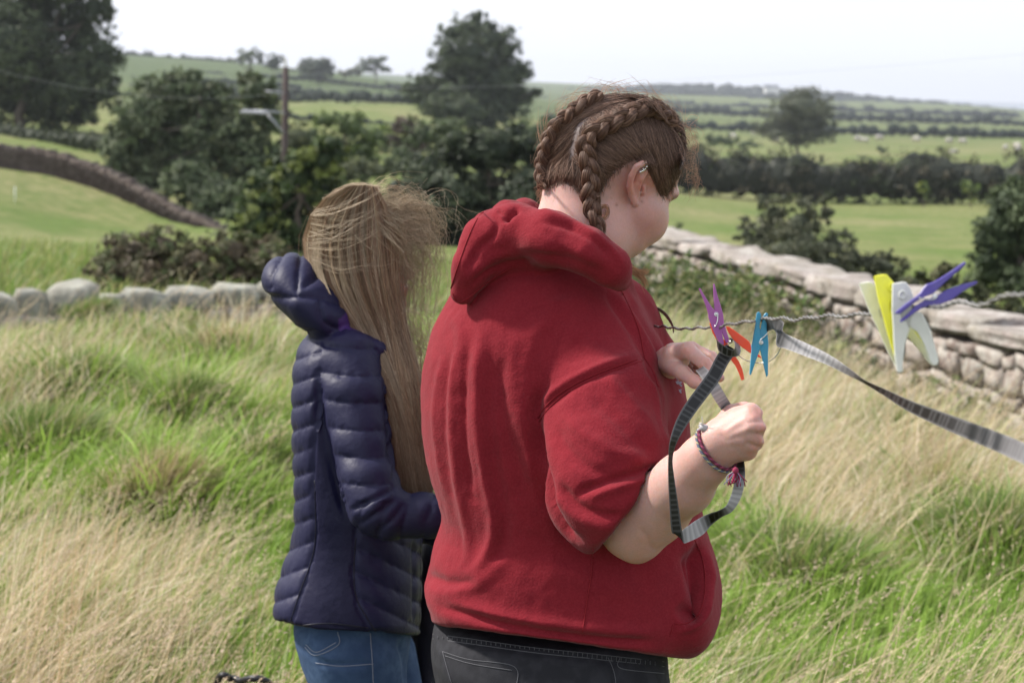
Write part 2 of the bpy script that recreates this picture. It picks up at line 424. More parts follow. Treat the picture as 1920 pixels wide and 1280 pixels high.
# skyline trees
make_tree('hill_tree', 'pale thin crowned tree leftmost on the left skyline', 'tree', 520, [(468,102,26,14),(448,112,14,8),(485,108,14,12),(468,112,24,10)], 2, 20, MD, trunk=(468,125), core=0.4, group='trees on the skyline')
make_tree('hill_tree', 'small round dark tree on the skyline just left of the telegraph pole top', 'tree', 520, [(516,116,19,15),(508,122,14,9)], 2, 20, DK, trunk=(516,135), group='trees on the skyline')
make_tree('hill_tree', 'broad dark umbrella shaped tree on the skyline right of the telegraph pole', 'tree', 560, [(593,125,34,20),(575,130,22,15),(612,130,20,14),(595,142,26,10)], 2, 20, DK, trunk=(593,165), group='trees on the skyline')
make_tree('hill_tree', 'wind-bent flat topped tree on the skyline left of the conical tree', 'tree', 640, [(700,118,26,10),(715,112,16,6),(690,130,22,10),(720,130,16,10)], 2, 20, MD, trunk=(705,155), group='trees on the skyline')
make_tree('hill_bush', 'pale low rounded bush on the skyline beside the wind-bent tree', 'bush', 650, [(665,133,24,9),(650,138,16,7)], 2, 20, OL, trunk=(662,142))
# middle distance bushes
make_tree('large_bush', 'very large dark olive bush behind the far stone wall left of the pole', 'bush', 58,
    [(300,190,60,45),(345,170,50,40),(390,200,50,50),(250,230,50,50),(230,290,40,50),(320,260,70,60),(400,270,60,60),(450,250,50,60),(480,310,45,60),(290,330,70,60),(370,350,80,60),(450,380,60,50),(330,400,60,30),(265,370,45,40),(480,170,36,35),(505,215,28,40),(470,145,22,18),(420,420,60,30)],
    3.8, 15, MD+OL[:1], trunk=(370, 440), core=0.6, dd=1.0)
make_tree('leafy_bush', 'lighter green bush with yellowish shoot tips in front of the pole', 'bush', 29,
    [(560,330,50,45),(600,300,40,35),(520,380,55,50),(600,380,55,60),(480,410,45,50),(560,440,80,60),(620,430,40,60),(470,470,50,40),(540,490,80,35),(520,320,20,25),(635,290,20,20),(480,350,18,18),(620,270,22,22),(660,470,50,50)],
    5.0, 10, [(0.035,0.055,0.022),(0.06,0.09,0.032),(0.15,0.18,0.05)], trunk=(560, 500), core=0.6, dd=1.0)
make_tree('leafy_bush', 'wide grey-green willow bush between the two women', 'bush', 36,
    [(800,330,50,50),(860,290,50,40),(920,280,60,40),(980,280,50,40),(1040,300,50,50),(780,390,50,50),(850,370,70,60),(930,370,80,70),(1010,380,70,70),(820,440,60,50),(900,450,80,50),(990,460,80,50),(850,260,25,20),(960,250,30,18),(745,350,20,25),(1090,340,50,60),(1060,430,70,60)],
    4.4, 11, [(0.03,0.042,0.024),(0.048,0.062,0.036),(0.10,0.12,0.075)], trunk=(920, 500), core=0.6, dd=1.0)
make_tree('leafy_bush', 'bright green bush behind the blonde woman right of the pole', 'bush', 75, [(660,240,40,30),(700,255,30,30),(610,225,30,20),(590,270,35,30),(640,290,40,25),(680,280,40,30)], 3.0, 9, LT[:2]+MD[1:2], trunk=(650, 300))
make_tree('leafy_bush', 'brown-tinged bush at the foot of the conical tree', 'bush', 95, [(760,240,38,25),(735,265,28,22),(785,262,40,25),(760,285,50,18)], 2.8, 9, BR, trunk=(760, 300))
make_tree('bramble_bush', 'low olive-brown bramble bush behind the boulder-topped wall', 'bush', 15.5,
    [(250,470,70,32),(310,462,50,35),(205,508,45,38),(260,520,70,38),(330,512,60,42),(370,490,50,42),(400,535,60,34),(440,470,50,38),(450,520,60,44),(220,556,60,24),(330,550,80,26),(500,490,40,50),(500,540,40,30)],
    4.2, 11, [(0.10,0.078,0.05),(0.12,0.12,0.06),(0.10,0.125,0.052),(0.15,0.14,0.08)], trunk=(300, 560), core=0.5)
make_tree('dark_bush', 'ragged dark bush just beyond the right-hand wall', 'bush', 24,
    [(1450,400,28,30),(1440,440,55,40),(1500,420,40,45),(1545,400,16,28),(1480,470,80,35),(1560,460,50,30),(1540,490,80,30),(1620,490,50,25),(1660,500,45,20),(1425,380,10,15),(1470,372,12,14),(1552,372,8,14),(1400,440,22,20),(1600,520,90,25),(1510,380,14,18),(1665,478,12,12),(1395,415,10,10)],
    3.3, 13, [(0.07,0.08,0.05),(0.09,0.10,0.062),(0.12,0.125,0.08)], trunk=(1500, 520), core=0.45, dd=1.2)
make_tree('dark_bush', 'large dark green bush cut off by the right edge of the frame', 'bush', 22,
    [(1900,380,45,50),(1880,430,50,50),(1850,450,28,30),(1910,460,50,60),(1960,400,60,80),(1870,510,50,40),(1930,530,60,40),(2010,460,70,90),(1905,340,25,20),(1845,490,30,20)],
    3.9, 13, [(0.05,0.07,0.036),(0.07,0.095,0.048),(0.10,0.13,0.065)], trunk=(1900, 560), core=0.65, dd=1.0)
make_tree('low_scrub', 'low tangled green scrub growing along the back of the right-hand wall', 'shrub', 16,
    [(1640,560,50,22),(1720,570,60,25),(1790,560,60,35),(1700,530,50,25),(1770,520,40,25),(1850,580,60,30),(1900,600,60,30),(1960,600,60,40)],
    5.0, 6, [(0.05,0.06,0.028),(0.085,0.095,0.045),(0.12,0.12,0.06)], trunk=(1760, 600), core=0.5)
for (cx_, cy_, w_, h_, lab) in [(1732,355,14,16,'small pale yellow-green sapling at the hedge foot, nearer the woman in red'), (1820,355,20,24,'taller pale yellow-green sapling at the hedge foot, nearer the right edge')]:
    make_tree('sapling', lab, 'sapling', 108, [(cx_,cy_-4,w_*.8,h_*.7),(cx_-w_*.4,cy_-2,w_*.5,h_*.5),(cx_+w_*.4,cy_+h_*.2,w_*.5,h_*.5),(cx_,cy_+h_*.7,w_*.4,h_*.4)], 2.8, 9, LT, trunk=(cx_, cy_+h_+10), core=0.4, group='young trees along the hedge')
make_tree('thistle_clump', 'small dark clump of weeds in the green field beyond the woman in red', 'plant', 50, [(1275,424,10,7),(1262,430,8,5)], 2.6, 9, DK, trunk=(1272,436), core=0.5)
for (bx, by, bw, bh, D, lab) in [(1400,270,26,9,260,'small round bush in the sheep field left of the lone tree'),(1650,279,14,8,250,'small dark bush standing on the big hedge'),(1345,262,40,12,230,'low grey bushes beside the face of the woman in red')]:
    make_tree('field_bush', lab, 'bush', D, [(bx,by,bw,bh),(bx+bw*.5,by+2,bw*.6,bh*.8)], 2.2, 9, MD, trunk=(bx, by+bh), core=0.5)

make_tree('valley_bush', 'spreading olive bush filling the valley left of the pole foot', 'bush', 62, [(590,300,50,30),(640,320,60,30),(560,260,40,30),(700,320,50,22)], 3.4, 10, OL[:2]+MD[:1], trunk=(620, 340))
make_tree('valley_bush', 'dull green bush between the brown-tinged bush and the willow', 'bush', 66, [(800,255,40,25),(840,240,40,22),(760,300,50,25),(1010,250,50,30),(1060,270,50,40)], 3.4, 10, MD, trunk=(800, 330))
make_tree('valley_bush', 'low scrub in the field left of the lower willow branches', 'bush', 45, [(690,385,40,14),(740,400,36,22),(660,400,40,20)], 3.6, 8, OL, trunk=(700, 410))
make_tree('slope_bush', 'olive bush growing right behind the lower end of the dark slope wall', 'bush', 51, [(400,372,60,42),(455,400,55,48),(350,345,55,38),(500,380,50,60),(420,410,50,30)], 3.6, 13, MD, trunk=(430, 440))
# hedges: long lumpy rows of leaves
def hedge(label, p0, p1, D0, D1, hpx, cols, n, leaf=2.6, lump=0.3, name='hedge', group=None, mid=None):
    t = np.linspace(0, 1, n); pts = []
    a = Acc(); blobs = []
    for k in range(n):
        px = p0[0]*(1-t[k])+p1[0]*t[k]; D = 1/((1-t[k])/D0+t[k]/D1); py = p0[1]*(1-t[k])+p1[1]*t[k]
        if mid: py += mid*4*t[k]*(1-t[k])
        h = hpx*(1+lump*float(rng.uniform(-1, 1))); g = W(px, py, D); z = float(zg(g[0], g[1])); g = np.array([g[0], g[1], min(z, g[2])])
        H = h/F*D; w = max(abs(p1[0]-p0[0])/n/F*D*0.9, H*0.5)
        blobs.append((g+[0, 0, H*0.5], np.array([w, H*0.45, H*0.55])))
    base = blobs[n//2][0].copy(); base[2] = float(zg(base[0], base[1]))
    ps = (D0+D1)/2/F
    a = Acc(); crown(a, blobs, 9/(ps*ps)/1000.0*1.8, leaf*1.3*ps, cols, 0.72)
    a.V = [v-base for v in a.V]
    o = a.build(name, leaf_m, None, smooth=False); o.location = base
    return tag(o, label, 'hedge', group)
HB = [(0.028,0.033,0.023),(0.051,0.054,0.033),(0.077,0.070,0.045)]
hedge('thick tall dark hedge running behind the green field at right', (1180,360), (2050,388), 125, 112, 92, HB+[(0.04,0.055,0.025)], 34, leaf=3.0, lump=0.14, mid=-6)
hedge('thin pale hedge top seen just above the boulder wall field at far left', (-60,262), (270,298), 100, 78, 38, [(0.045,0.055,0.03),(0.065,0.08,0.04)], 22, leaf=2.6, lump=0.1)
FH = [(0.028,0.041,0.028),(0.045,0.061,0.041)]
for (lab, p0, p1, D0, D1, h, n) in [
    ('low dark hedge row directly above the sheep at right', (1240,243), (2050,268), 470, 440, 21, 44),
    ('second dark hedge row above the sheep at right', (1160,212), (2050,240), 760, 700, 18, 50),
    ('thin dark hedge row below the far wood at right', (1020,196), (1900,222), 1100, 1150, 14, 50),
    ('dark hedge between the bright strip field and the green bush, left of the conical tree', (540,213), (840,226), 215, 205, 15, 22),
    ('dark hedge above the bright strip field left of the conical tree', (540,192), (820,196), 320, 300, 22, 22),
    ('hedge row across the slope halfway up the left hill', (200,172), (800,172), 430, 420, 16, 40),
    ('hedge row below the brow of the left hill', (215,142), (790,160), 600, 560, 13, 40),
    ('hedge row just under the skyline of the left hill', (225,122), (560,142), 720, 700, 11, 30),
    ('extra hedge row on the left hill between the big tree and the big bush', (200,158), (560,158), 500, 490, 12, 30),
    ('low hedge on the left hill nearest the big bush', (200,190), (560,186), 330, 320, 16, 26),
    ('hedge along the skyline of the left hill beside the big tree', (222,107), (440,122), 800, 800, 12, 26),
    ('dark hedge patch right of the conical tree', (985,238), (1260,232), 330, 350, 22, 20),
    ('small dark hedge row behind the head of the woman in red', (990,214), (1270,212), 560, 560, 12, 22)]:
    hedge(lab, p0, p1, D0, D1, h, FH, n, leaf=2.0, lump=0.35, group='field hedges on the far slopes')
# distant wood as one mass
def far_wood(label, outline, D, cols):
    a = Acc(); blobs = []
    for (px, top, bot) in outline:
        n = max(2, int((bot-top)/6)); 
        for k in range(n):
            py = top+5+(bot-top-5)*k/n; DD = D-k*60
            blobs.append((W(px+rng.uniform(-6, 6), py+rng.uniform(-2, 2), DD), np.array([13, 13, 7])*DD/F))
    crown(a, blobs, 0.006*(2000/D)**2, 2.4*D/F, cols, 0.85)
    o = a.build('distant_wood', leaf_m, None, smooth=False)
    return tag(o, label, 'wood', None, 'stuff')
xs = np.arange(1180, 2060, 13)
top = np.interp(xs, [1180,1230,1300,1420,1480,1560,1660,1760,1920,2060], [162,158,157,162,170,172,182,192,207,222])
bot = np.interp(xs, [1180,1400,1500,1700,1920,2060], [176,184,200,210,214,230])
far_wood('long grey-green wood covering the low hill under the horizon at right', list(zip(xs, top, bot)), 1750, [(0.035,0.048,0.035),(0.05,0.065,0.045),(0.07,0.09,0.055)])
xs = np.arange(985, 1190, 13)
far_wood('strip of wood on the horizon between the conical tree and the head of the woman in red', list(zip(xs, np.interp(xs, [985,1190], [168,163]), np.interp(xs, [985,1190], [184,180]))), 1750, [(0.035,0.048,0.035),(0.05,0.065,0.045)])

# ------------------------------------------------------------------ stones and walls
def stone_mesh(name, seed, mat, sub=3, rd=.3):
    r = np.random.default_rng(seed); g = np.linspace(-1, 1, sub+1); V = []; idx = {}; Fs = []
    def vid(p):
        k = tuple(np.round(p, 4))
        if k not in idx: idx[k] = len(V); V.append(p)
        return idx[k]
    for ax in range(3):
        for sgn in (-1, 1):
            for i in range(sub):
                for j in range(sub):
                    q = []
                    for (di, dj) in ((0, 0), (1, 0), (1, 1), (0, 1)):
                        p = [0, 0, 0]; p[ax] = sgn; p[(ax+1) % 3] = g[i+di]; p[(ax+2) % 3] = g[j+dj]; q.append(vid(p))
                    Fs.append(q if sgn > 0 else q[::-1])
    V = np.array(V, float); n = V/np.linalg.norm(V, axis=1, keepdims=True)
    V = V*(1-rd)+n*rd*1.25; V *= (1+0.20*vnoise(n*1.3+seed*3.1, 1.0, seed))[:, None]; V += r.normal(size=V.shape)*0.035
    me = bpy.data.meshes.new(name); me.from_pydata(V.tolist(), [], Fs); me.polygons.foreach_set('use_smooth', [True]*len(Fs)); me.materials.append(mat)
    return me
stone_m = material('lichened_sandstone', (0.17, 0.135, 0.115), 0.9, noise=[(7, (0.20, 0.15, 0.13), 0.8), (3.1, (0.30, 0.25, 0.21), 0.7), (16, (0.38, 0.37, 0.33), 0.7)], bump=[(22, 0.6, 0.02)])
cope_m = material('pale_cope_stone', (0.32, 0.275, 0.255), 0.9, noise=[(2.5, (0.26, 0.24, 0.19), 0.8), (10, (0.47, 0.45, 0.42), 0.7), (5, (0.17, 0.14, 0.12), 0.6), (24, (.12, .10, .08), .4)], bump=[(18, 0.5, 0.02)])
grey_m = material('grey_boulder', (0.24, 0.235, 0.205), 0.9, noise=[(5, (0.36, 0.36, 0.31), 0.8), (14, (0.15, 0.14, 0.11), 0.6)], bump=[(18, 0.5, 0.02)])
STM = [stone_m, material('pale_wall_stone', (0.26, 0.225, 0.20), 0.9, noise=[(6, (0.30,0.25,0.22), .7), (14, (.42,.40,.36), .6)], bump=[(22,.6,.02)]), material('brown_wall_stone', (0.14, 0.10, 0.085), 0.9, noise=[(6, (0.32,0.27,0.23), .7), (15, (.45,.44,.4), .5)], bump=[(22,.6,.02)])]
SM = [stone_mesh('stone_shape', s, STM[s % 3], 3, .22) for s in range(12)]
CM = [stone_mesh('cope_shape', 20+s, cope_m, 4, .13) for s in range(5)]
GM = [stone_mesh('boulder_shape', 40+s, grey_m, 4, .5) for s in range(6)]
def put(me, name, parent, loc, scale, rotz, tilt=0.0):
    o = bpy.data.objects.new(name, me); SC.collection.objects.link(o); o.parent = parent
    o.location = Vector([float(v) for v in loc])-parent.location; o.scale = scale; o.rotation_euler = (float(rng.normal()*tilt), float(rng.normal()*tilt), rotz)
    return o
earth_m = material('wall_core', (0.06, 0.05, 0.04), 1.0)

# right-hand wall
A0 = W(1150, 452, 18.5); A1 = W(2080, 690, 9.9)
A0[2] = 0.02; A1[2] = 0.0
L_ = float(np.linalg.norm((A1-A0)[:2])); dirv = np.array([A1[0]-A0[0], A1[1]-A0[1], 0])/L_; nrm = np.array([dirv[1], -dirv[0], 0.0])
if nrm[1] > 0: nrm = -nrm
ang = math.atan2(dirv[1], dirv[0])
rw = empty('stone_wall', (A0+A1)/2*[1, 1, 0]+[0, 0, -.9], 'pinkish dry stone wall with flat pale cope slabs running down to the right', 'wall')
c0, c1 = A0.copy(), A1.copy(); bk = -nrm*0.34
hc = Acc(); b0 = [c0+nrm*.02, c1+nrm*.02, c1+bk, c0+bk]
vv = [v*[1, 1, 0]+[0, 0, -.06] for v in b0]+[v*[1, 1, 0]+[0, 0, -1.6] for v in b0]
hc.add(vv, np.array([(0,1,2,3),(0,4,5,1),(1,5,6,2),(2,6,7,3),(3,7,4,0)])); hc.build('wall_core', earth_m, rw, False)
s = 0.0
while s < L_:
    w = rng.uniform(0.35, 0.8); c = A0+dirv*(s+w/2)-nrm*0.15+[0, 0, 0.045+rng.uniform(-.015, .015)]
    put(CM[rng.integers(5)], 'cope_stone', rw, c, (w/2*1.03, 0.26, 0.065+rng.uniform(-.012, .02)), ang+rng.normal()*.03, 0.035); s += w
z = -0.02; row = 0
while z > -0.98:
    h = rng.uniform(0.07, 0.2); s = rng.uniform(0, .15) - .1
    s0 = 0 
    while s < L_:
        w = rng.uniform(0.11, 0.34); c = A0+dirv*(s+w/2)+nrm*rng.uniform(0.0, 0.03)
        if s > 1.0: put(SM[rng.integers(12)], 'stone', rw, [c[0], c[1], z-h/2+rng.normal()*.012], (w/2*rng.uniform(.85,1.02), 0.10, h/2*rng.uniform(.75, 1.12)), ang+rng.normal()*.09, 0.13)
        s += w
    z -= h*0.98; row += 1

# left boulder-topped wall
lw = empty('boulder_wall', W(240, 600, 11.5), 'low field wall topped with rounded grey boulders at left', 'wall')
cop = [(0,578,30,17),(60,572,26,19),(135,570,40,24),(205,574,25,15),(275,570,38,17),(355,562,38,13),(445,552,36,12),(-60,580,34,20),(-130,575,38,22),(-205,580,35,20),(520,548,35,12),(590,552,30,10)]
for (px, py, rx, ry) in cop:
    D = 11.4+max(0, px)/200*.5; c = W(px, py, D)
    put(GM[rng.integers(6)], 'boulder', lw, c, (rx/F*D*1.08, rx/F*D*0.8, ry/F*D*1.5), rng.uniform(-.3, .3), 0.08)
for row in range(3):
    px = -240
    while px < 600:
        w = rng.uniform(24, 50); D = 11.45+max(0, px)/200*.5; py = np.interp(px, [-240, 200, 860], [606, 603, 572])+row*27
        c = W(px+w/2, py, D); put(SM[rng.integers(8)], 'stone', lw, c, (w/2/F*D, 0.16, 13/F*D), rng.normal()*.1, 0.08); px += w
hc = Acc()
pc = [(-240,590),(200,588),(620,570)]
P3 = [W(px, py, 11.6+max(0, px)/200*.5) for px, py in pc]
for u, v in zip(P3[:-1], P3[1:]):
    hc.add([u, v, v+[0, .25, 0], u+[0, .25, 0], u-[0, 0, .7], v-[0, 0, .7], v+[0, .25, -.7], u+[0, .25, -.7]], np.array([(0,1,2,3),(0,4,5,1),(2,6,7,3),(1,5,6,2),(3,7,4,0)]))
hc.build('wall_core', earth_m, lw, False)

# far dark wall crossing the left field: built from small stones along its line
fw_m = material('dark_field_stone', (0.07, 0.052, 0.045), 0.95, noise=[(3, (0.12, 0.10, 0.085), 0.8), (7, (0.045, 0.036, 0.03), 0.6)], bump=[(10, .6, .05)])
line = spline([(-120,262,56),(0,283,56),(80,293,56),(160,315,55),(230,345,53),(300,385,50),(360,415,48),(420,440,47)], 90)
fwl = empty('field_wall', W(150, 340, 55), 'dark weathered stone wall crossing the green slope at far left', 'wall')
a = Acc()
T = np.array([W(p[0], p[1], p[2]) for p in line]); G = np.array([[t[0], t[1], min(float(zg(t[0], t[1])), t[2]-.75)-.15] for t in T])
for (ofs, sg) in ((0, 1), (.55, -1)):
    top_ = T+[0, ofs, 0]; bot_ = G+[0, ofs-(.12 if sg > 0 else -.12), 0]
    n = len(T); V = np.vstack([top_, bot_]); V += rng.normal(size=V.shape)*0.02
    i_ = np.arange(n-1); a.add(V, np.stack([i_, i_+1, n+i_+1, n+i_], -1))
V = np.vstack([T, T+[0, .55, 0]]); n = len(T); a.add(V, np.stack([i_, i_+1, n+i_+1, n+i_], -1))
a.build('wall_core', fw_m, fwl, False)
iv, ic = ico(); ids = rng.integers(0, len(T)-1, 2600)
a = Acc()
cube = np.array([(x, y, z) for x in (-1, 1) for y in (-1, 1) for z in (-1, 1)], float)
cf = np.array([(0,1,3,2),(4,6,7,5),(0,4,5,1),(2,3,7,6),(0,2,6,4),(1,5,7,3)])
for q in range(2600):
    k = ids[q]; u = rng.random(); t = rng.random(); p = (T[k]*(1-u)+T[k+1]*u)*(1-t)+(G[k]*(1-u)+G[k+1]*u)*t; p = p+[0, -.04-.12*t, 0]
    a.add(cube*[rng.uniform(.1, .24), .09, rng.uniform(.05, .1)]*rng.uniform(.85, 1.1, (8, 3))+p, cf)
tag(a.build('face_stones', fw_m, fwl, False), kind='stuff')
for k in range(0, len(T)-1):
    u = T[k]; me = bpy.data.objects.new('cope_stone', FWC[k % 4]) if 'FWC' in globals() else None
    if me is None:
        FWC = [stone_mesh('field_cope_shape', 60+s_, fw_m, 2) for s_ in range(4)]; me = bpy.data.objects.new('cope_stone', FWC[k % 4])
    SC.collection.objects.link(me); me.parent = fwl; c = u+[0, .25, .06]
    me.location = Vector(c.tolist())-fwl.location; me.scale = (.13, .3, rng.uniform(.1, .2)); me.rotation_euler = (0, rng.normal()*.15, rng.normal()*.1)

# white marker post in left field
a = Acc(); g = ground_pt(28, 385, 5); tube(a, [[g[0], g[1], g[2]-.1], [g[0]+.01, g[1], g[2]+.55]], .014, 6)
a.V = [v-g for v in a.V]; o = a.build('marker_post', material('white_plastic', (.7, .72, .68), .5)); o.location = g; tag(o, 'thin white marker post standing in the green slope at far left', 'post')

# telegraph pole with side bracket, and wires
pole_m = material('weathered_pole', (0.06, 0.042, 0.042), 0.9, noise=[(3, (0.10, 0.08, 0.08), .6)]); gal_m = material('galvanised_steel', (0.30, 0.31, 0.34), 0.5, metal=.4)
ptop = W(536, 126, 43); pb = np.array([ptop[0], ptop[1], float(zg(ptop[0], ptop[1]))])
pole = empty('telegraph_pole', pb, 'wooden telegraph pole with a side bracket rising out of the bushes', 'pole')
a = Acc(); tube(a, [pb-[0, 0, .3], ptop], [.10, .08], 10); a.build('pole_shaft', pole_m, pole)
c = W(534, 212, 43); e = W(500, 212, 43); a = Acc(); tube(a, [c, W(478, 208, 42.7)], .032, 6); tube(a, [W(502, 214, 42.9), W(531, 250, 42.95)], .035, 6); a.build('bracket', gal_m, pole)
a = Acc()
for k in range(6):
    p = W(456+k*8, 209+k*.4, 42.6); tube(a, [p+[0, -.3, -.02], p+[0, .25, .02]], .038, 6)
a.build('insulator_rack', material('grey_ceramic', (.45, .45, .48), .4), pole)
a = Acc(); tube(a, [W(497, 171, 42.9), W(534, 174, 42.9)], .02, 6); a.build('cross_arm', gal_m, pole)
a = Acc(); tube(a, [ptop-[0, 0, .05], ptop+[0, 0, .25]], .035, 6); a.build('insulator', material('white_ceramic', (.6, .6, .6), .4), pole)
wire_m = material('cable_grey', (.45, .46, .48), .6)
for (lab, p, q, sag) in [('thin overhead wire running right from the pole across the conical tree', (534,165,43), (2300,60,40), .4), ('thin overhead wire running left from the pole across the big tree', (534,174,43), (-200,70,36), .6)]:
    A, B = W(*p), W(*q); t = np.linspace(0, 1, 24)[:, None]; P = A*(1-t)+B*t-np.array([0, 0, 1])*sag*4*t*(1-t)
    a = Acc(); tube(a, P, .0026, 4); tag(a.build('overhead_wire', wire_m), lab, 'wire', 'overhead wires')

# sheep in the far field
wool_m = material('fleece', (.50, .46, .42), .95, bump=[(6, .5, .05)]); face_m = material('sheep_face', (.30, .25, .22), .9)
iv, ic = ico()
def sheep(px, py, rot, lab, grazing=True):
    g = ground_pt(px, py, 150); s = 1.12*np.hypot(g[0], g[1])/260
    root = empty('sheep', g, lab, 'sheep', 'sheep grazing in the far field'); root.rotation_euler = (0, 0, rot)
    b = Acc(); V = iv*[.55, .26, .30]; V = V*(1+.06*vnoise(iv*3, 1, 3))[:, None]+[0, 0, .62]; b.add(V, ic)
    b.add(iv*[.2, .15, .17]+[.48, 0, .72], ic)
    fl = b.build('fleece', wool_m, None)
    h = Acc(); hz = .42 if grazing else .86; h.add(iv*[.17, .075, .09]+[.70, 0, hz], ic); tube(h, [[.5, 0, .72], [.68, 0, hz]], [.11, .08], 8)
    for sy in (-1, 1): h.add(iv*[.03, .07, .025]+[.62, sy*.11, hz+.06], ic)
    hd = h.build('head', face_m, None); parts = [fl, hd]
    for sx in (-.33, .33):
        for sy in (-.12, .12):
            l = Acc(); tube(l, [[sx, sy, .5], [sx+.02, sy, .25], [sx, sy, -.02]], [.06, .04, .035], 6); parts.append(l.build('leg', face_m, None))
    for o in parts: o.parent = root
    root.scale = (s, s, s)
for (px, py, r_, lab, gz) in [(1607,267,.3,'white sheep nearest the lone tree in the far field',True),(1622,270,2.9,'white sheep close behind the one nearest the lone tree',True),(1647,265,.1,'white sheep third from the lone tree',True),(1719,268,2.8,'lone white sheep between the third sheep and the distant pair',True),(1778,271,.2,'left sheep of the distant pair',True),(1806,272,3.0,'right sheep of the distant pair',True),
        (1884,284,.8,'white sheep near the right edge, left of the two together',False),(1908,280,2.4,'upper of the two white sheep at the right edge',True),(1907,287,.4,'lower of the two white sheep at the right edge',True),(1786,292,.2,'white sheep low down just above the hedge',True),(1414,256,.2,'white sheep just left of the lone tree and right of the small bush',True),(1374,262,2.8,'white sheep nearest the face of the woman in red',True),(1454,270,.5,'white sheep under the left side of the lone tree',True),(680,190,.2,'tiny white sheep on the bright strip field left of the conical tree',True)]:
    sheep(px, py, r_, lab, gz)
# far white house
wh_m = material('white_render', (.75, .74, .72), .8); g = W(1446, 172, 1650)
o_root = empty('farmhouse', g-[0, 0, 3], 'tiny white farmhouse at the end of the distant wood', 'house')
a = Acc(); b_ = g; q = np.array([(x, y, z) for z in (-4, 4) for (x, y) in ((-7, -4), (7, -4), (7, 4), (-7, 4))], float)+b_
a.add(q, np.array([(0,1,5,4),(1,2,6,5),(2,3,7,6),(3,0,4,7)])); a.build('wall', wh_m, o_root, False)
a = Acc(); q = np.array([(-7.5,-4.6,3.9),(7.5,-4.6,3.9),(7.5,4.6,3.9),(-7.5,4.6,3.9),(-7.5,0,7),(7.5,0,7)], float)+b_
a.add(q, [np.array([(0,1,5,4),(2,3,4,5)]), np.array([(0,4,3),(1,2,5)])]); a.build('roof', material('slate', (.12, .13, .15), .7), o_root, False)

# walker at the hedge
def walker():
    g = ground_pt(1682, 366, 60); root = empty('person', g, 'distant walker in a blue jacket at the foot of the big hedge', 'person')
    body = Acc()
    tube(body, [g+[-.1, 0, .0], g+[-.1, 0, .45], g+[-.06, 0, .85]], [.07, .08, .11], 8); tube(body, [g+[.1, .1, .0], g+[.1, .05, .45], g+[.06, 0, .85]], [.07, .08, .11], 8)
    body.build('trousers', material('dark_trousers', (.03, .03, .04), .9), root)
    j = Acc(); j.add(iv*[.24, .18, .36]+g+[0, 0, 1.15], ic); tube(j, [g+[-.2, 0, 1.4], g+[-.3, -.08, 1.1], g+[-.2, -.25, .95]], [.09, .075, .06], 8); tube(j, [g+[.2, 0, 1.4], g+[.3, -.05, 1.1], g+[.28, -.1, .85]], [.09, .075, .06], 8)
    j.build('jacket', material('blue_jacket', (.05, .10, .35), .7), root)
    h = Acc(); h.add(iv*[.09, .11, .13]+g+[0, 0, 1.63], ic); tube(h, [g+[0, 0, 1.4], g+[0, 0, 1.6]], .06, 8); h.build('body', material('walker_skin', (.45, .28, .2), .6), root)
    k = Acc(); k.add(iv*[.1, .12, .1]+g+[0, .02, 1.69], ic); k.build('hair', material('walker_hair', (.05, .035, .025), .8), root)
walker()
# ------------------------------------------------------------------ grass
grass_m = material('grass_blades', attr=True, rough=0.55, spec=0.3, trans=0.4)
STRAW = [(1450,760,160,1.1),(1400,950,170,1.0),(1520,880,180,.7),(1450,680,120,.9),(1560,700,130,.8),(1900,1000,150,1.0),(1780,960,120,.7),(1860,830,130,.4),(1620,1060,150,.3),(170,1180,180,1.1),(60,1230,200,.9),(400,1130,110,.9),
         (470,780,150,.7),(260,720,220,.5),(100,700,180,.45),(430,620,200,.3),(60,640,120,.5),(1450,1080,120,.4),(550,760,90,.6)]
GREEN = [(100,900,200,1.6),(350,910,200,1.5),(220,960,160,1),(480,1000,130,1.0),(300,960,160,1),(1560,1200,280,1.0),(1380,1230,180,1.1),(1750,1180,200,.7),(1760,900,150,.7),(1650,960,130,.5),(500,880,120,.9),(530,1230,120,.9),(480,1090,80,.6),(300,560,300,.3),(830,1240,200,.9)]
def wmap(lst):
    out = []
    for (px, py, r, w) in lst:
        g = ground_pt(px, py); d = np.linalg.norm(g-CAM); out.append((g[0], g[1], r/F*d, r/F*d*max(2.0, d/1.9), w))
    return out
SW, GW = wmap(STRAW), wmap(GREEN)
def straw_frac(x, y):
    s = 0.25+0*x; g = 0.95+0*x
    for (cx, cy, rx, ry, w) in SW: s = s+w*1.6*np.exp(-(((x-cx)/rx)**2+((y-cy)/ry)**2))
    for (cx, cy, rx, ry, w) in GW: g = g+w*2.6*np.exp(-(((x-cx)/rx)**2+((y-cy)/ry)**2))
    n = fbm(np.stack([x, y, 0*x], -1), 1.6, 3, 11)
    return np.clip(s/(s+g)+0.4*n, 0.02, 0.97)

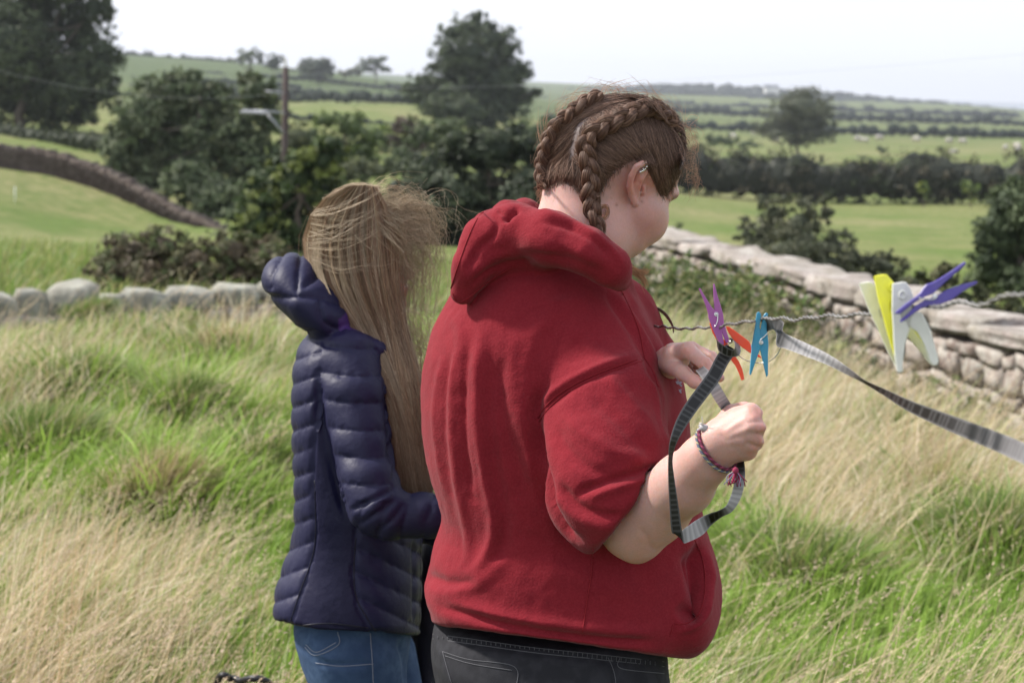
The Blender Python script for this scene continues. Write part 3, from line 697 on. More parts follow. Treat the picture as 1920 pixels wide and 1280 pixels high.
def sample_ground(n, x0=-420, x1=2340, y0=560, y1=1900, ymin=2.2):
    px = rng.uniform(x0, x1, n); py = y0+(y1-y0)*rng.random(n)**1.15
    d = CF+((px-960)/F)[:, None]*CR-((py-640)/F)[:, None]*CU
    t = -(CAM[2]+0.1)/d[:, 2]
    for _ in range(8):
        P = CAM+d*t[:, None]; z = zbase(P[:, 0], P[:, 1]); t = t+(z-P[:, 2])/d[:, 2]*0.9
    P = CAM+d*t[:, None]
    ok = (P[:, 1] > ymin) & (P[:, 1] < 19) & (t > 0)
    P = P[ok]; P[:, 2] = zg(P[:, 0], P[:, 1])
    # stop at the walls
    q = P[:, :2]-A0[:2]; side = q@nrm[:2]; P = P[~((side < 0.02) & (P[:, 0] > 0.2))]
    lim = np.interp(P[:, 0], [-5, -3, -1.8, -.4], [11.25, 11.25, 12.0, 13.4]); P = P[~((P[:, 0] < 0.2) & (P[:, 1] > lim))]
    return P

def blades(P, h, wdt, lean, lean_dir, cols, droop=0.35, segs=3):
    n = len(P); t = np.linspace(0, 1, segs+1)
    az = rng.uniform(0, 2*np.pi, n); d = np.stack([np.cos(lean_dir), np.sin(lean_dir), 0*az], -1)
    w = np.stack([-np.sin(az), np.cos(az), 0*az], -1)
    pts = P[:, None]+d[:, None]*(lean*h)[:, None, None]*(t[None, :, None]**1.6)+np.array([0, 0, 1.])*(h[:, None]*(t-droop*np.minimum(lean, 1.5)[:, None]*t**2.5))[:, :, None]
    ww = (wdt[:, None]*np.interp(t, [0, .5, 1], [.8, 1, .12])[None])[:, :, None]
    V = np.stack([pts-w[:, None]*ww/2, pts+w[:, None]*ww/2], 2).reshape(-1, 3)
    b = (np.arange(n)[:, None]*(segs+1)+np.arange(segs)[None])*2
    Q = np.stack([b, b+1, b+3, b+2], -1).reshape(-1, 4)
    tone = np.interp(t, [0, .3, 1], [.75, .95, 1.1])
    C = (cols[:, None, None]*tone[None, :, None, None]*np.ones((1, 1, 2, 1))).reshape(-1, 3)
    return V, Q, C, pts

def tussock_shift(P):
    "lean direction: outward from a tussock centre near one, otherwise with the wind"
    lean_dir = rng.normal(0.15, 0.8, len(P)); k = np.zeros(len(P))
    for (bx, by, hh, rad) in BUMPS:
        dx, dy = P[:, 0]-bx, P[:, 1]-by; w = np.exp(-(dx*dx+dy*dy)/(rad*1.1)**2)*(rng.random(len(P)) < .8)
        out = np.arctan2(dy, dx); lean_dir = np.where(w > .3, out+rng.normal(0, .4, len(P)), lean_dir); k = np.maximum(k, w)
    return lean_dir, k

def build_grass():
    # green grass
    P = sample_ground(235000); sf = straw_frac(P[:, 0], P[:, 1]); P = P[rng.random(len(P)) > sf*0.85]
    n = len(P); dist = P[:, 1]; ld, k = tussock_shift(P)
    patch = fbm(P, 2.2, 3, 21)
    nw = np.where(P[:, 0] < .2, smooth01((np.interp(P[:, 0], [-5, -3, -1.8, -.4], [11.25, 11.25, 12.0, 13.4])-P[:, 1])/1.6)*.75+.25, 1)
    h = rng.uniform(.10, .26, n)*(1+.5*patch)*(1+.5*k)*nw; wd = rng.uniform(.003, .0065, n)*(1+dist/14)*np.where(rng.random(n) < .07, 2.2, 1)
    base = np.array([(.18,.32,.045),(.26,.40,.06),(.14,.24,.05),(.28,.36,.12),(.34,.38,.11)])
    lime = np.clip(np.sum([w*np.exp(-(((P[:, 0]-cx)/rx)**2+((P[:, 1]-cy)/ry)**2)) for (cx, cy, rx, ry, w) in GW], axis=0)/2.2, 0, 1)
    pk = np.clip((fbm(P, 1.3, 2, 31)*2.2+2+rng.normal(0, 1.1, n)), 0, 4.99).astype(int); c = base[pk]*rng.uniform(.75, 1.3, n)[:, None]
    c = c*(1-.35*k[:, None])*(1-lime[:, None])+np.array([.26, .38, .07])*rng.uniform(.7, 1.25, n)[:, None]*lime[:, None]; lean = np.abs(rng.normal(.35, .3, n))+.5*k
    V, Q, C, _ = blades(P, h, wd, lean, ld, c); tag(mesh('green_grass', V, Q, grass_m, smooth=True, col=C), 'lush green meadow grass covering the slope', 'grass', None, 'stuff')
    # straw-coloured dry grass
    P = sample_ground(215000); sf = straw_frac(P[:, 0], P[:, 1]); P = P[rng.random(len(P)) < sf]
    n = len(P); ld, k = tussock_shift(P); dist = P[:, 1]
    h = rng.uniform(.12, .36, n)*(1+.9*fbm(P, 2.3, 3, 5)); wd = rng.uniform(.0016, .0036, n)*(1+dist/12)
    h *= np.where(P[:, 0] < .2, smooth01((np.interp(P[:, 0], [-5, -3, -1.8, -.4], [11.25, 11.25, 12.0, 13.4])-P[:, 1])/1.6)*.75+.25, 1)
    right = smooth01((P[:, 0]-.3)/1.0)
    h *= 1+.75*right*smooth01((P[:, 1]-5)/3)*(P[:, 0] < 2.6)*(P[:, 1] < 11)
    base = np.array([(.55,.46,.30),(.66,.57,.41),(.44,.34,.20),(.74,.66,.52),(.52,.38,.23),(.36,.41,.16)])
    c = base[rng.integers(0, 6, n)]*rng.uniform(.75, 1.25, n)[:, None]
    mat = fbm(P, 1.5, 3, 41); lean = np.abs(rng.normal(.65, .35, n)+.5*mat); ld = np.where(k > .3, ld, rng.normal(.1, .40, n)+2.0*fbm(P, 1.2, 2, 43))
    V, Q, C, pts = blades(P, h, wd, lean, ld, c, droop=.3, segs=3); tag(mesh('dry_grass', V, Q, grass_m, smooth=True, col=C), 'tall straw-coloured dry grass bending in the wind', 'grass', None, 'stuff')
    # seed heads: plumes on tall stalks
    P = sample_ground(16000); sf = straw_frac(P[:, 0], P[:, 1]); P = P[rng.random(len(P)) < sf*.75]; n = len(P)
    right = (P[:, 0] > .3)
    h = rng.uniform(.34, .62, n)*np.where(right & (P[:, 0] < 2.4), 1.15, .9); lean = np.abs(rng.normal(.6, .25, n)); ld = rng.normal(.1, .45, n)
    c = np.array([(.58,.47,.30)])*rng.uniform(.8, 1.25, n)[:, None]; wd = rng.uniform(.0018, .0028, n)*(1+P[:, 1]/14)
    V, Q, C, pts = blades(P, h, wd, lean, ld, c, droop=.28, segs=5)
    a = Acc(); a.add(V, Q, C)
    hd = pts[:, -3:]; ax = hd[:, -1]-hd[:, 0]; k3 = 5
    t = rng.random((n, 22)); pos = hd[:, 0][:, None]*(1-t[..., None])+hd[:, -1][:, None]*t[..., None]+ax[:, None]*.15
    pos = pos.reshape(-1, 3)+rng.normal(size=(n*22, 3))*.0045; dr = np.repeat(ax/np.linalg.norm(ax, axis=1, keepdims=True), 22, axis=0)+rng.normal(size=(n*22, 3))*.35
    s = rng.uniform(.005, .011, n*22)[:, None]; sd_ = np.cross(dr, rng.normal(size=dr.shape)); sd_ /= np.linalg.norm(sd_, axis=1, keepdims=True)
    cc = np.repeat(np.array([(.55,.43,.32)])*rng.uniform(.8, 1.3, n)[:, None], 22, axis=0)
    VV = np.stack([pos-sd_*s*.22, pos+sd_*s*.22, pos+dr*s], 1).reshape(-1, 3); a.add(VV, np.arange(len(VV)).reshape(-1, 3), np.repeat(cc, 3, axis=0))
    tag(a.build('seed_heads', grass_m), 'pale feathery grass seed heads nodding above the meadow', 'grass', None, 'stuff')
def tussocks():
    a = Acc(); cs = [(x, y, rad, 1.0) for (x, y, h_, rad) in BUMPS if rad < .45]
    S_ = sample_ground(420, x0=-200, x1=2150, y0=600, y1=1500); cs += [(p[0], p[1], rng.uniform(.09, .24), .62) for p in S_[:170]]
    for (x, y, rad, k) in cs:
        n = int(2600*k*rad/.3+200); an = rng.uniform(0, 2*np.pi, n); r_ = rad*.55*np.sqrt(rng.random(n)); px = x+np.cos(an)*r_; py = y+np.sin(an)*r_
        P = np.stack([px, py, zg(px, py)-.01], -1); sf = float(straw_frac(np.array([x]), np.array([y]))[0]); dry = rng.random() < sf*.8
        pal = np.array([(.40,.32,.17),(.52,.43,.25),(.28,.24,.10),(.20,.22,.07)]) if dry else np.array([(.10,.17,.035),(.15,.23,.05),(.20,.26,.08),(.075,.12,.03),(.36,.31,.15)])
        c = pal[rng.integers(0, len(pal), n)]*rng.uniform(.7, 1.25, n)[:, None]
        dirn = np.arctan2(np.sin(an)*r_/rad+.15*rng.normal(size=n), np.cos(an)*r_/rad+.35+.15*rng.normal(size=n))
        h = rng.uniform(.5, 1.1, n)*(.13+.38*rad); lean = np.clip(rng.normal(.75, .35, n)*(.35+r_/rad), .05, 1.6)
        V, Q, C, _ = blades(P, h, rng.uniform(.0025, .005, n)*(1+y/14), lean, dirn, c, droop=.42, segs=4); a.add(V, Q, C)
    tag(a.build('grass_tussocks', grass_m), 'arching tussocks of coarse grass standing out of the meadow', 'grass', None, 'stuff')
build_grass(); tussocks()
def wall_weeds():
    a = Acc(); pal = np.array([(.05,.09,.025),(.09,.14,.04),(.14,.18,.06),(.22,.22,.09)])
    for (x0, x1, yb, n) in [(1200, 1640, 640, 190), (1640, 2000, 770, 45)]:
        for k in range(n):
            t = rng.random(); s_ = t if x0 < 1300 else 0; g = A0+dirv*(L_*(np.interp(x0+(x1-x0)*t, [1150, 1640, 2080], [.02, .64, 1.0]))); g = g+nrm*rng.uniform(.12, .7); z = float(zg(g[0], g[1])); H = rng.uniform(.3, .75)*(1.0 if x0 < 1300 else .6)
            m = 60; lv = rng.random(m); C = np.stack([g[0]+rng.normal(size=m)*.07*(1.2-lv)+lv*.05, g[1]+rng.normal(size=m)*.07, z+lv*H], -1)
            V, Q, c_ = leaf_quads(C, np.full(m, .028), None, pal[rng.integers(0, 4, m)]*rng.uniform(.7, 1.3, m)[:, None]); a.add(V, Q, c_)
    tag(a.build('wall_weeds', leaf_m, smooth=False), 'nettles and leafy weeds growing along the foot of the right-hand wall', 'weeds', None, 'stuff')
wall_weeds()
# grass growing behind the walls, coarse
def tufts_behind():
    n = 26000; px = rng.uniform(-300, 2200, n); D = rng.uniform(12.5, 30, n); g = W(px, np.full(n, 500.), D); x, y = g[:, 0], g[:, 1]
    P = np.stack([x, y, zg(x, y)], -1); q = P[:, :2]-A0[:2]; P = P[(q@nrm[:2] < -.5) | (P[:, 0] < .2)]; lim = np.interp(P[:, 0], [-5, -3, -1.8, -.4], [12, 12, 12.8, 14.2]); P = P[P[:, 1] > lim]
    n = len(P); c = np.array([(.13,.22,.04),(.2,.27,.07),(.32,.31,.13)])[rng.integers(0, 3, n)]*rng.uniform(.7, 1.2, n)[:, None]
    V, Q, C, _ = blades(P, rng.uniform(.1, .3, n), rng.uniform(.01, .02, n), np.abs(rng.normal(.5, .3, n)), rng.normal(.1, .9, n), c, segs=2)
    tag(mesh('rough_pasture_grass', V, Q, grass_m, col=C), 'rough pasture grass beyond the walls', 'grass', None, 'stuff')
tufts_behind()

# haze
def haze():
    x0, x1, y0, y1, z0, z1 = -3200, 3200, -300, 5300, -125, 80
    v = [(x, y, z) for z in (z0, z1) for (x, y) in ((x0, y0), (x1, y0), (x1, y1), (x0, y1))]
    o = mesh('haze', v, np.array([(3,2,1,0),(4,5,6,7),(0,1,5,4),(1,2,6,5),(2,3,7,6),(3,0,4,7)]), None, smooth=False)
    m = bpy.data.materials.new('haze_air'); m.use_nodes = True; N = m.node_tree.nodes; N.remove(N['Principled BSDF'])
    v = N.new('ShaderNodeVolumePrincipled'); v.inputs['Color'].default_value = (.86, .9, 1, 1); v.inputs['Density'].default_value = 0.00020
    v.inputs['Anisotropy'].default_value = 0.3
    m.node_tree.links.new(v.outputs[0], N['Material Output'].inputs['Volume']); o.data.materials.append(m)
    tag(o, 'thin bluish haze in the air', 'haze', None, 'stuff')
haze()
# ------------------------------------------------------------------ implicit modelling for bodies and clothes
def smin(a, b, k):
    if k <= 0: return np.minimum(a, b)
    h = np.clip(0.5+0.5*(b-a)/k, 0, 1); return b*(1-h)+a*h-k*h*(1-h)
def smax(a, b, k): return -smin(-a, -b, k)
class Field:
    def __init__(s): s.p = []
    def cap(s, a, b, ra, rb, k=.01):
        a = np.asarray(a, float); b = np.asarray(b, float)
        def f(P):
            ab = b-a; t = np.clip(((P-a)@ab)/max(ab@ab, 1e-9), 0, 1); return np.linalg.norm(P-a-t[:, None]*ab, axis=1)-(ra+(rb-ra)*t)
        s.p.append((f, k)); return s
    def chain(s, pts, k=.01):
        "pts: (px, py, D, radius in px)"
        q = [(W(p[0], p[1], p[2]), p[3]/F*p[2]) for p in pts]
        for u, v in zip(q[:-1], q[1:]): s.cap(u[0], v[0], u[1], v[1], k)
        return s
    def ell(s, c, r, k=.01, rot=0.0):
        "ellipsoid, rot = in-picture rotation (radians, anticlockwise)"
        c = np.asarray(c, float); r = np.asarray(r, float); ca, sa = math.cos(rot), math.sin(rot)
        def f(P):
            d = P-c; x = d[:, 0]*ca+d[:, 2]*sa; z = -d[:, 0]*sa+d[:, 2]*ca; q = np.stack([x, d[:, 1], z], 1)
            k0 = np.linalg.norm(q/r, axis=1); k1 = np.linalg.norm(q/(r*r), axis=1); return k0*(k0-1)/np.maximum(k1, 1e-6)
        s.p.append((f, k)); return s
    def pell(s, px, py, D, rx, rz, ry, k=.01, rot=0.0): return s.ell(W(px, py, D), (rx/F*D, ry, rz/F*D), k, rot)
    def loft(s, lv, k=.02, power=2.0):
        "lv: (pxL, pxR, py, D, half depth m)"
        L = []
        for (l, r, y, D, ry) in lv:
            c = W((l+r)/2, y, D); L.append((c[2], c[0], c[1], (r-l)/2/F*D, ry))
        L = np.array(sorted(L)); z = L[:, 0]; zi = np.linspace(z[0], z[-1], 160)
        T = [np.convolve(np.pad(np.interp(zi, z, L[:, j]), 4, mode='edge'), np.ones(9)/9, 'valid') for j in (1, 2, 3, 4)]
        def f(P):
            cx, cy, rx, ry = [np.interp(P[:, 2], zi, t) for t in T]
            dx = np.abs(P[:, 0]-cx); dy = np.abs(P[:, 1]-cy); q = power
            k0 = ((dx/rx)**q+(dy/ry)**q)**(1/q); k1 = np.sqrt((dx/rx**2)**2+(dy/ry**2)**2)
            d = k0*(k0-1)/np.maximum(k1, 1e-6); d = np.where(k0 < .2, -np.minimum(rx, ry)*.8, d)
            return smax(d, np.maximum(P[:, 2]-zi[-1], zi[0]-P[:, 2]), .015)
        s.p.append((f, k)); return s
    def sub(s, other, k=.01): s.p.append((other, -k)); return s
    def __call__(s, P):
        d = None
        for f, k in s.p:
            e = f(P)
            if d is None: d = e
            elif k < 0: d = smax(d, -e, -k)
            else: d = smin(d, e, k)
        return d

def px_cut(p, q, inside_left=True):
    "half space bounded by the plane through the camera rays of two pixels; negative on the kept side"
    a = W(p[0], p[1], 2.4); b = W(q[0], q[1], 2.4); n = np.cross(a-CAM, b-CAM); n /= np.linalg.norm(n)
    if not inside_left: n = -n
    return lambda P: (P-a)@n

def nets(f, lo, hi, h, smooth_it=1):
    lo = np.asarray(lo, float); hi = np.asarray(hi, float); B = 8
    nb = np.ceil((hi-lo)/h/B).astype(int)+1; n = nb*B
    cb = np.stack(np.meshgrid(*[np.arange(k) for k in nb], indexing='ij'), -1).reshape(-1, 3)
    cen = lo+(cb*B+B/2-.5)*h; fc = f(cen).astype(np.float32)
    act = np.abs(fc) < B*h*1.25+.012
    G = np.empty(n, np.float32); Gb = G.reshape(nb[0], B, nb[1], B, nb[2], B)
    Gb[:] = np.sign(fc).reshape(nb)[:, None, :, None, :, None]
    l = np.stack(np.meshgrid(*[np.arange(B)]*3, indexing='ij'), -1).reshape(-1, 3)
    ab = cb[act]
    for s in range(0, len(ab), 400):
        q = ab[s:s+400]; P = lo+((q[:, None]*B+l[None])*h).reshape(-1, 3); v = f(P).astype(np.float32).reshape(len(q), B, B, B)
        Gb[q[:, 0], :, q[:, 1], :, q[:, 2], :] = v
    I = G < 0; c = np.zeros(np.array(n)-1, np.uint8)
    sl = [slice(0, -1), slice(1, None)]
    for a in (0, 1):
        for b in (0, 1):
            for d in (0, 1): c += I[sl[a], sl[b], sl[d]]
    cells = np.argwhere((c > 0) & (c < 8)); idx = np.full(c.shape, -1, np.int32); idx[tuple(cells.T)] = np.arange(len(cells))
    acc = np.zeros((len(cells), 3)); cnt = np.zeros(len(cells))
    co = [(a, b, d) for a in (0, 1) for b in (0, 1) for d in (0, 1)]
    for p in co:
        for ax in range(3):
            if p[ax]: continue
            q = list(p); q[ax] = 1
            g0 = G[cells[:, 0]+p[0], cells[:, 1]+p[1], cells[:, 2]+p[2]]; g1 = G[cells[:, 0]+q[0], cells[:, 1]+q[1], cells[:, 2]+q[2]]
            m = (g0 < 0) != (g1 < 0); t = np.where(m, g0/np.where(m, g0-g1, 1), 0)
            pos = np.tile(np.array(p, float), (len(cells), 1)); pos[:, ax] += t
            acc += pos*m[:, None]; cnt += m
    V = lo+(cells+acc/cnt[:, None])*h
    Q = []
    for ax in range(3):
        b, d = (ax+1) % 3, (ax+2) % 3
        s0 = [slice(None)]*3; s1 = [slice(None)]*3; s0[ax] = slice(0, -1); s1[ax] = slice(1, None)
        e = np.argwhere(I[tuple(s0)] != I[tuple(s1)])
        ok = (e[:, b] > 0) & (e[:, d] > 0) & (e[:, b] < c.shape[b]) & (e[:, d] < c.shape[d]); e = e[ok]
        ins = I[tuple(e.T)]
        def at(db, dd):
            w = e.copy(); w[:, b] -= db; w[:, d] -= dd; return idx[tuple(w.T)]
        q = np.stack([at(0, 0), at(1, 0), at(1, 1), at(0, 1)], -1)
        q = np.where(ins[:, None], q[:, ::1], q[:, ::-1]); Q.append(q)
    Q = np.concatenate(Q); Q = Q[(Q >= 0).all(1)]
    for _ in range(smooth_it): V = V+0.5*lap(V, Q)
    return V, Q
def lap(V, Q):
    A = np.zeros_like(V); c = np.zeros(len(V))
    for k in range(4):
        a, b = Q[:, k], Q[:, (k+1) % 4]
        for ax in range(3): A[:, ax] += np.bincount(a, V[b, ax], len(V))+np.bincount(b, V[a, ax], len(V))
        c += np.bincount(a, minlength=len(V))+np.bincount(b, minlength=len(V))
    return A/np.maximum(c, 1)[:, None]-V
def normals(V, Q):
    n = np.cross(V[Q[:, 2]]-V[Q[:, 0]], V[Q[:, 3]]-V[Q[:, 1]]); N = np.zeros_like(V)
    for k in range(4):
        for ax in range(3): N[:, ax] += np.bincount(Q[:, k], n[:, ax], len(V))
    return N/np.maximum(np.linalg.norm(N, axis=1), 1e-12)[:, None]

def poly_dist(p, line):
    "distance to polyline, signed side, parameter 0..1"
    line = np.asarray(line, float); best = np.full(len(p), 1e9); side = np.zeros(len(p)); par = np.zeros(len(p))
    seg = np.linalg.norm(np.diff(line, axis=0), axis=1); cum = np.concatenate([[0], np.cumsum(seg)])
    for i in range(len(line)-1):
        a, b = line[i], line[i+1]; ab = b-a; t = np.clip(((p-a)@ab)/(ab@ab), 0, 1); q = a+t[:, None]*ab; d = np.linalg.norm(p-q, axis=1)
        m = d < best; best[m] = d[m]; sd_ = ab[0]*(p[:, 1]-a[1])-ab[1]*(p[:, 0]-a[0]); side[m] = np.sign(sd_)[m]; par[m] = ((cum[i]+t*seg[i])/cum[-1])[m]
    return best, side, par
def in_poly(p, poly):
    poly = np.asarray(poly, float); r = np.zeros(len(p), bool); j = len(poly)-1
    for i in range(len(poly)):
        (xi, yi), (xj, yj) = poly[i], poly[j]
        c = ((yi > p[:, 1]) != (yj > p[:, 1])) & (p[:, 0] < (xj-xi)*(p[:, 1]-yi)/((yj-yi) or 1e-9)+xi); r ^= c; j = i
    return r
def poly_sd(p, poly):
    d, _, _ = poly_dist(p, list(poly)+[poly[0]]); return np.where(in_poly(p, poly), d, -d)

def folds(V, Q, lst):
    """lst: (polyline px, width px, height m, kind) kind 'r' ridge/groove, 's' step fold (high on the left of travel direction)"""
    N = normals(V, Q); pp = PX(V); view = CAM-V; view /= np.linalg.norm(view, axis=1)[:, None]; fac = smooth01(((N*view).sum(1)+.05)/.35)
    disp = np.zeros(len(V))
    for (pl, w, hgt, kind) in lst:
        pl = spline(np.array(pl, float), 24); lo = pl.min(0)-w*4; hi = pl.max(0)+w*4
        m = np.where((pp[:, 0] > lo[0]) & (pp[:, 0] < hi[0]) & (pp[:, 1] > lo[1]) & (pp[:, 1] < hi[1]) & (fac > 0))[0]
        if not len(m): continue
        d, sd_, t = poly_dist(pp[m][:, :2], pl); tp = smooth01(np.minimum(t, 1-t)*5+.04)
        # beyond the ends fade with true distance
        if kind == 'r': v = np.exp(-(d/w)**2)
        else: v = -sd_*(d/w)*np.exp(-.5*(d/w)**2)*1.6
        disp[m] += hgt*v*tp*fac[m]
    return V+N*disp[:, None]

class Drape:
    def __init__(s, *objs):
        Vs = []; Fs = []; n = 0
        for V, Q in objs: Vs.append(V); Fs.append(Q+n); n += len(V)
        V = np.concatenate(Vs); Q = np.concatenate(Fs); s.b = BVHTree.FromPolygons(V.tolist(), Q.tolist())
    def __call__(s, px, py, lift=0.0, D0=None):
        d = W(px, py, 1.0)-CAM; d /= np.linalg.norm(d)
        loc, n, i, dist = s.b.ray_cast(Vector(CAM.tolist()), Vector(d.tolist()))
        if loc is None:
            p = W(px, py, D0 if D0 else s.lastD); loc, n, i, dist = s.b.find_nearest(Vector(p.tolist()))
            pt = p*.75+np.array(loc)*.25 if D0 is None else p
            return pt+np.array(n)*lift, np.array(n)
        loc = np.array(loc); s.lastD = float((loc-CAM)@CF); n = np.array(n)
        if n@(CAM-loc) < 0: n = -n
        return loc+n*lift, n
    lastD = 2.4
    def path(s, pts, n, lift=0.0):
        q = spline(np.array(pts, float), n); r = [s(a, b, lift) for a, b in q]
        P = np.array([x[0] for x in r]); N = np.array([x[1] for x in r])
        k = np.ones(3)/3
        if n > 8:
            for ax in range(3): P[1:-1, ax] = np.convolve(P[:, ax], k, 'valid')
        return P, N
# ================================================================== woman in the red hoodie
red = empty('person', (W(1040, 1200, 2.45)[0], 2.45, float(zg(0.07, 2.45))), 'woman with two brown plaits in a red hoodie, pegging film to the wire', 'person')
skin_m = material('fair_skin', attr=True, rough=0.5, spec=0.35, sss=0.004, noise=[(45, (.56, .29, .24), .28), (150, (.60, .34, .30), .30), (420, (.36, .20, .16), .16)], bump=[(350, .2, .001), (110, .12, .002)])
HD = 2.42
def head_field(F_):
    F_.pell(1148, 286, HD, 122, 101, .083, .02)
    F_.pell(1215, 315, HD+.015, 62, 52, .07, .02)
    F_.pell(1100, 330, HD, 70, 60, .07, .03)
    F_.pell(1258, 362, HD+.025, 15, 13, .03, .016)
    F_.pell(1194, 392, HD+.015, 58, 62, .062, .015)
    F_.pell(1174, 440, HD+.02, 42, 44, .05, .02)
    F_.pell(1222, 420, HD+.02, 25, 30, .03, .02)
    F_.pell(1226, 410, HD+.095, 16, 22, .03, .012)       # nose, on the far side
    F_.pell(1205, 446, HD+.085, 18, 9, .012, .008)       # lips
    return F_
f_head = head_field(Field())
f_head.chain([(1095, 380, HD-.01, 80), (1092, 440, HD-.01, 86), (1082, 500, HD+.02, 74), (1080, 560, HD+.03, 60)], .02)
hv, hq = nets(f_head, W(960, 560, 2.3)-[0, .1, .05], W(1330, 130, 2.3)+[.05, .45, .05], .006)
dr0 = Drape((hv, hq))
f_body = Field(); f_body.p = list(f_head.p)
# ear, set on the side of the head
def earp(px, py, out): 
    loc, n = dr0(px, py); v = CAM-loc; v /= np.linalg.norm(v); return loc+v*out
ear = [(1191,381,.004),(1184,366,.009),(1180,350,.013),(1184,330,.016),(1193,313,.016),(1206,306,.014),(1219,305,.010),(1227,312,.006),(1227,322,.002),(1217,332,.001)]
er = [.0055,.005,.0048,.0048,.0048,.0048,.0046,.004,.0035,.003]
for k in range(len(ear)-1): f_body.cap(earp(*ear[k]), earp(*ear[k+1]), er[k], er[k+1], .0015)
ah = [(1195,368,.004),(1197,350,.007),(1203,335,.008),(1212,324,.006)]
for k in range(3): f_body.cap(earp(*ah[k]), earp(*ah[k+1]), .0035, .003, .004)
ba = [(1190,370,.000),(1190,345,.006),(1198,322,.007),(1212,315,.003)]
for k in range(3): f_body.cap(earp(*ba[k]), earp(*ba[k+1]), .0045, .0045, .003)
f_body.cap(earp(1206, 362, .003), earp(1208, 352, .004), .0035, .0025, .003)     # tragus
# trunk and upper arms under the clothes
f_body.chain([(1090, 560, 2.47, 70), (1060, 800, 2.47, 130), (1040, 1050, 2.47, 140), (1040, 1130, 2.47, 125)], .04)
f_body.chain([(1110, 660, 2.44, 50), (1140, 780, 2.36, 50), (1165, 920, 2.27, 56), (1188, 984, 2.245, 60)], .02)
# right forearm and elbow
f_body.chain([(1188, 984, 2.245, 60), (1228, 953, 2.225, 61), (1282, 906, 2.17, 54), (1322, 862, 2.13, 43), (1352, 830, 2.11, 37)], .02)
f_body.chain([(1196, 1030, 2.24, 19), (1208, 1022, 2.235, 19)], .02)
# right hand closed round the film, back of the hand to the camera
KN = [(1408, 774, 2.085, 19.5), (1414, 801, 2.07, 19.5), (1411, 828, 2.08, 18), (1400, 847, 2.095, 15.5)]
for q in KN: f_body.chain([(1352, 828, 2.11, 30), q], .016)
f_body.pell(1384, 806, 2.105, 36, 44, .022, .014)
for (x, y, D, r) in KN:
    f_body.chain([(x+7, y+1, D-.001, 8.5), (x+10, y+1, D+.004, 8.5)], .007)
    f_body.chain([(x+2, y, D+.008, r*.72), (x+6, y+4, D+.040, r*.66), (x-16, y+10, D+.058, r*.60), (x-34, y+8, D+.040, r*.52)], .004)
f_body.chain([(1352, 806, 2.125, 24), (1374, 780, 2.13, 20), (1396, 771, 2.125, 15), (1404, 776, 2.14, 13)], .010)
# left hand pinching the film
f_body.chain([(1170, 640, 2.62, 60), (1195, 790, 2.66, 50), (1230, 705, 2.45, 34), (1254, 675, 2.36, 27)], .012)
f_body.pell(1268, 672, 2.33, 26, 27, .02, .012, -.5)
f_body.chain([(1266, 664, 2.33, 20), (1290, 656, 2.285, 15), (1322, 682, 2.245, 12.5), (1340, 700, 2.235, 10.5), (1350, 708, 2.23, 9)], .005)
f_body.chain([(1262, 662, 2.35, 20), (1296, 654, 2.335, 14), (1334, 670, 2.30, 11.5), (1350, 692, 2.285, 10)], .004)
f_body.chain([(1258, 668, 2.37, 18), (1290, 664, 2.37, 13), (1318, 684, 2.36, 11), (1326, 700, 2.335, 9.5)], .004)
f_body.chain([(1254, 676, 2.38, 17), (1276, 676, 2.39, 12), (1298, 692, 2.385, 10), (1306, 702, 2.36, 9)], .004)
f_body.chain([(1252, 682, 2.34, 18), (1282, 700, 2.275, 14), (1302, 715, 2.245, 12), (1315, 722, 2.235, 9.5)], .006)
lo = W(860, 1230, 2.2)-[0.02, .1, .05]; hi = W(1460, 120, 2.2)+[0.05, .62, .05]
bv, bq = nets(f_body, lo, hi, .0027)
pp = PX(bv)
sk = np.tile(np.array([.50, .315, .28]), (len(bv), 1))
def tint(c, col, px, py, r, w):
    m = np.exp(-(((pp[:, 0]-px)**2+(pp[:, 1]-py)**2)/r**2))*w; return c*(1-m[:, None])+np.array(col)*m[:, None]
sk = tint(sk, (.62, .24, .20), 1196, 345, 26, .75); sk = tint(sk, (.60, .28, .25), 1225, 425, 30, .5); sk = tint(sk, (.58, .28, .24), 1160, 400, 50, .25)
for (x, y, r, w) in [(1156,384,2.6,.8),(1203,378,2.6,.8),(1252,372,3,.85),(1130,410,2,.4),(1146,372,2,.35),(1420,811,2.4,.8)]: sk = tint(sk, (.16, .07, .05), x, y, r, w)
for (x, y, D, r) in KN: sk = tint(sk, (.62, .27, .23), x+14, y, 12, .6)
for (x, y) in [(1322,682),(1290,655),(1352,690),(1300,712)]: sk = tint(sk, (.62, .27, .22), x, y, 12, .45)
sk = tint(sk, (.60, .30, .25), 1200, 1040, 30, .35)
eyeb, _, _ = poly_dist(pp[:, :2], [(1262, 372), (1274, 367), (1278, 372)]); sk = sk*(1-.75*np.exp(-(eyeb/4)**2))[:, None]+np.array([.1, .05, .03])*(.75*np.exp(-(eyeb/4)**2))[:, None]
shave = smooth01((25-poly_dist(pp[:, :2], [(1128,372),(1140,345),(1165,322),(1185,305)])[0])/25)*.45*(pp[:, 1] < 420); sk = sk*(1-shave[:, None])+np.array([.25, .16, .13])*shave[:, None]
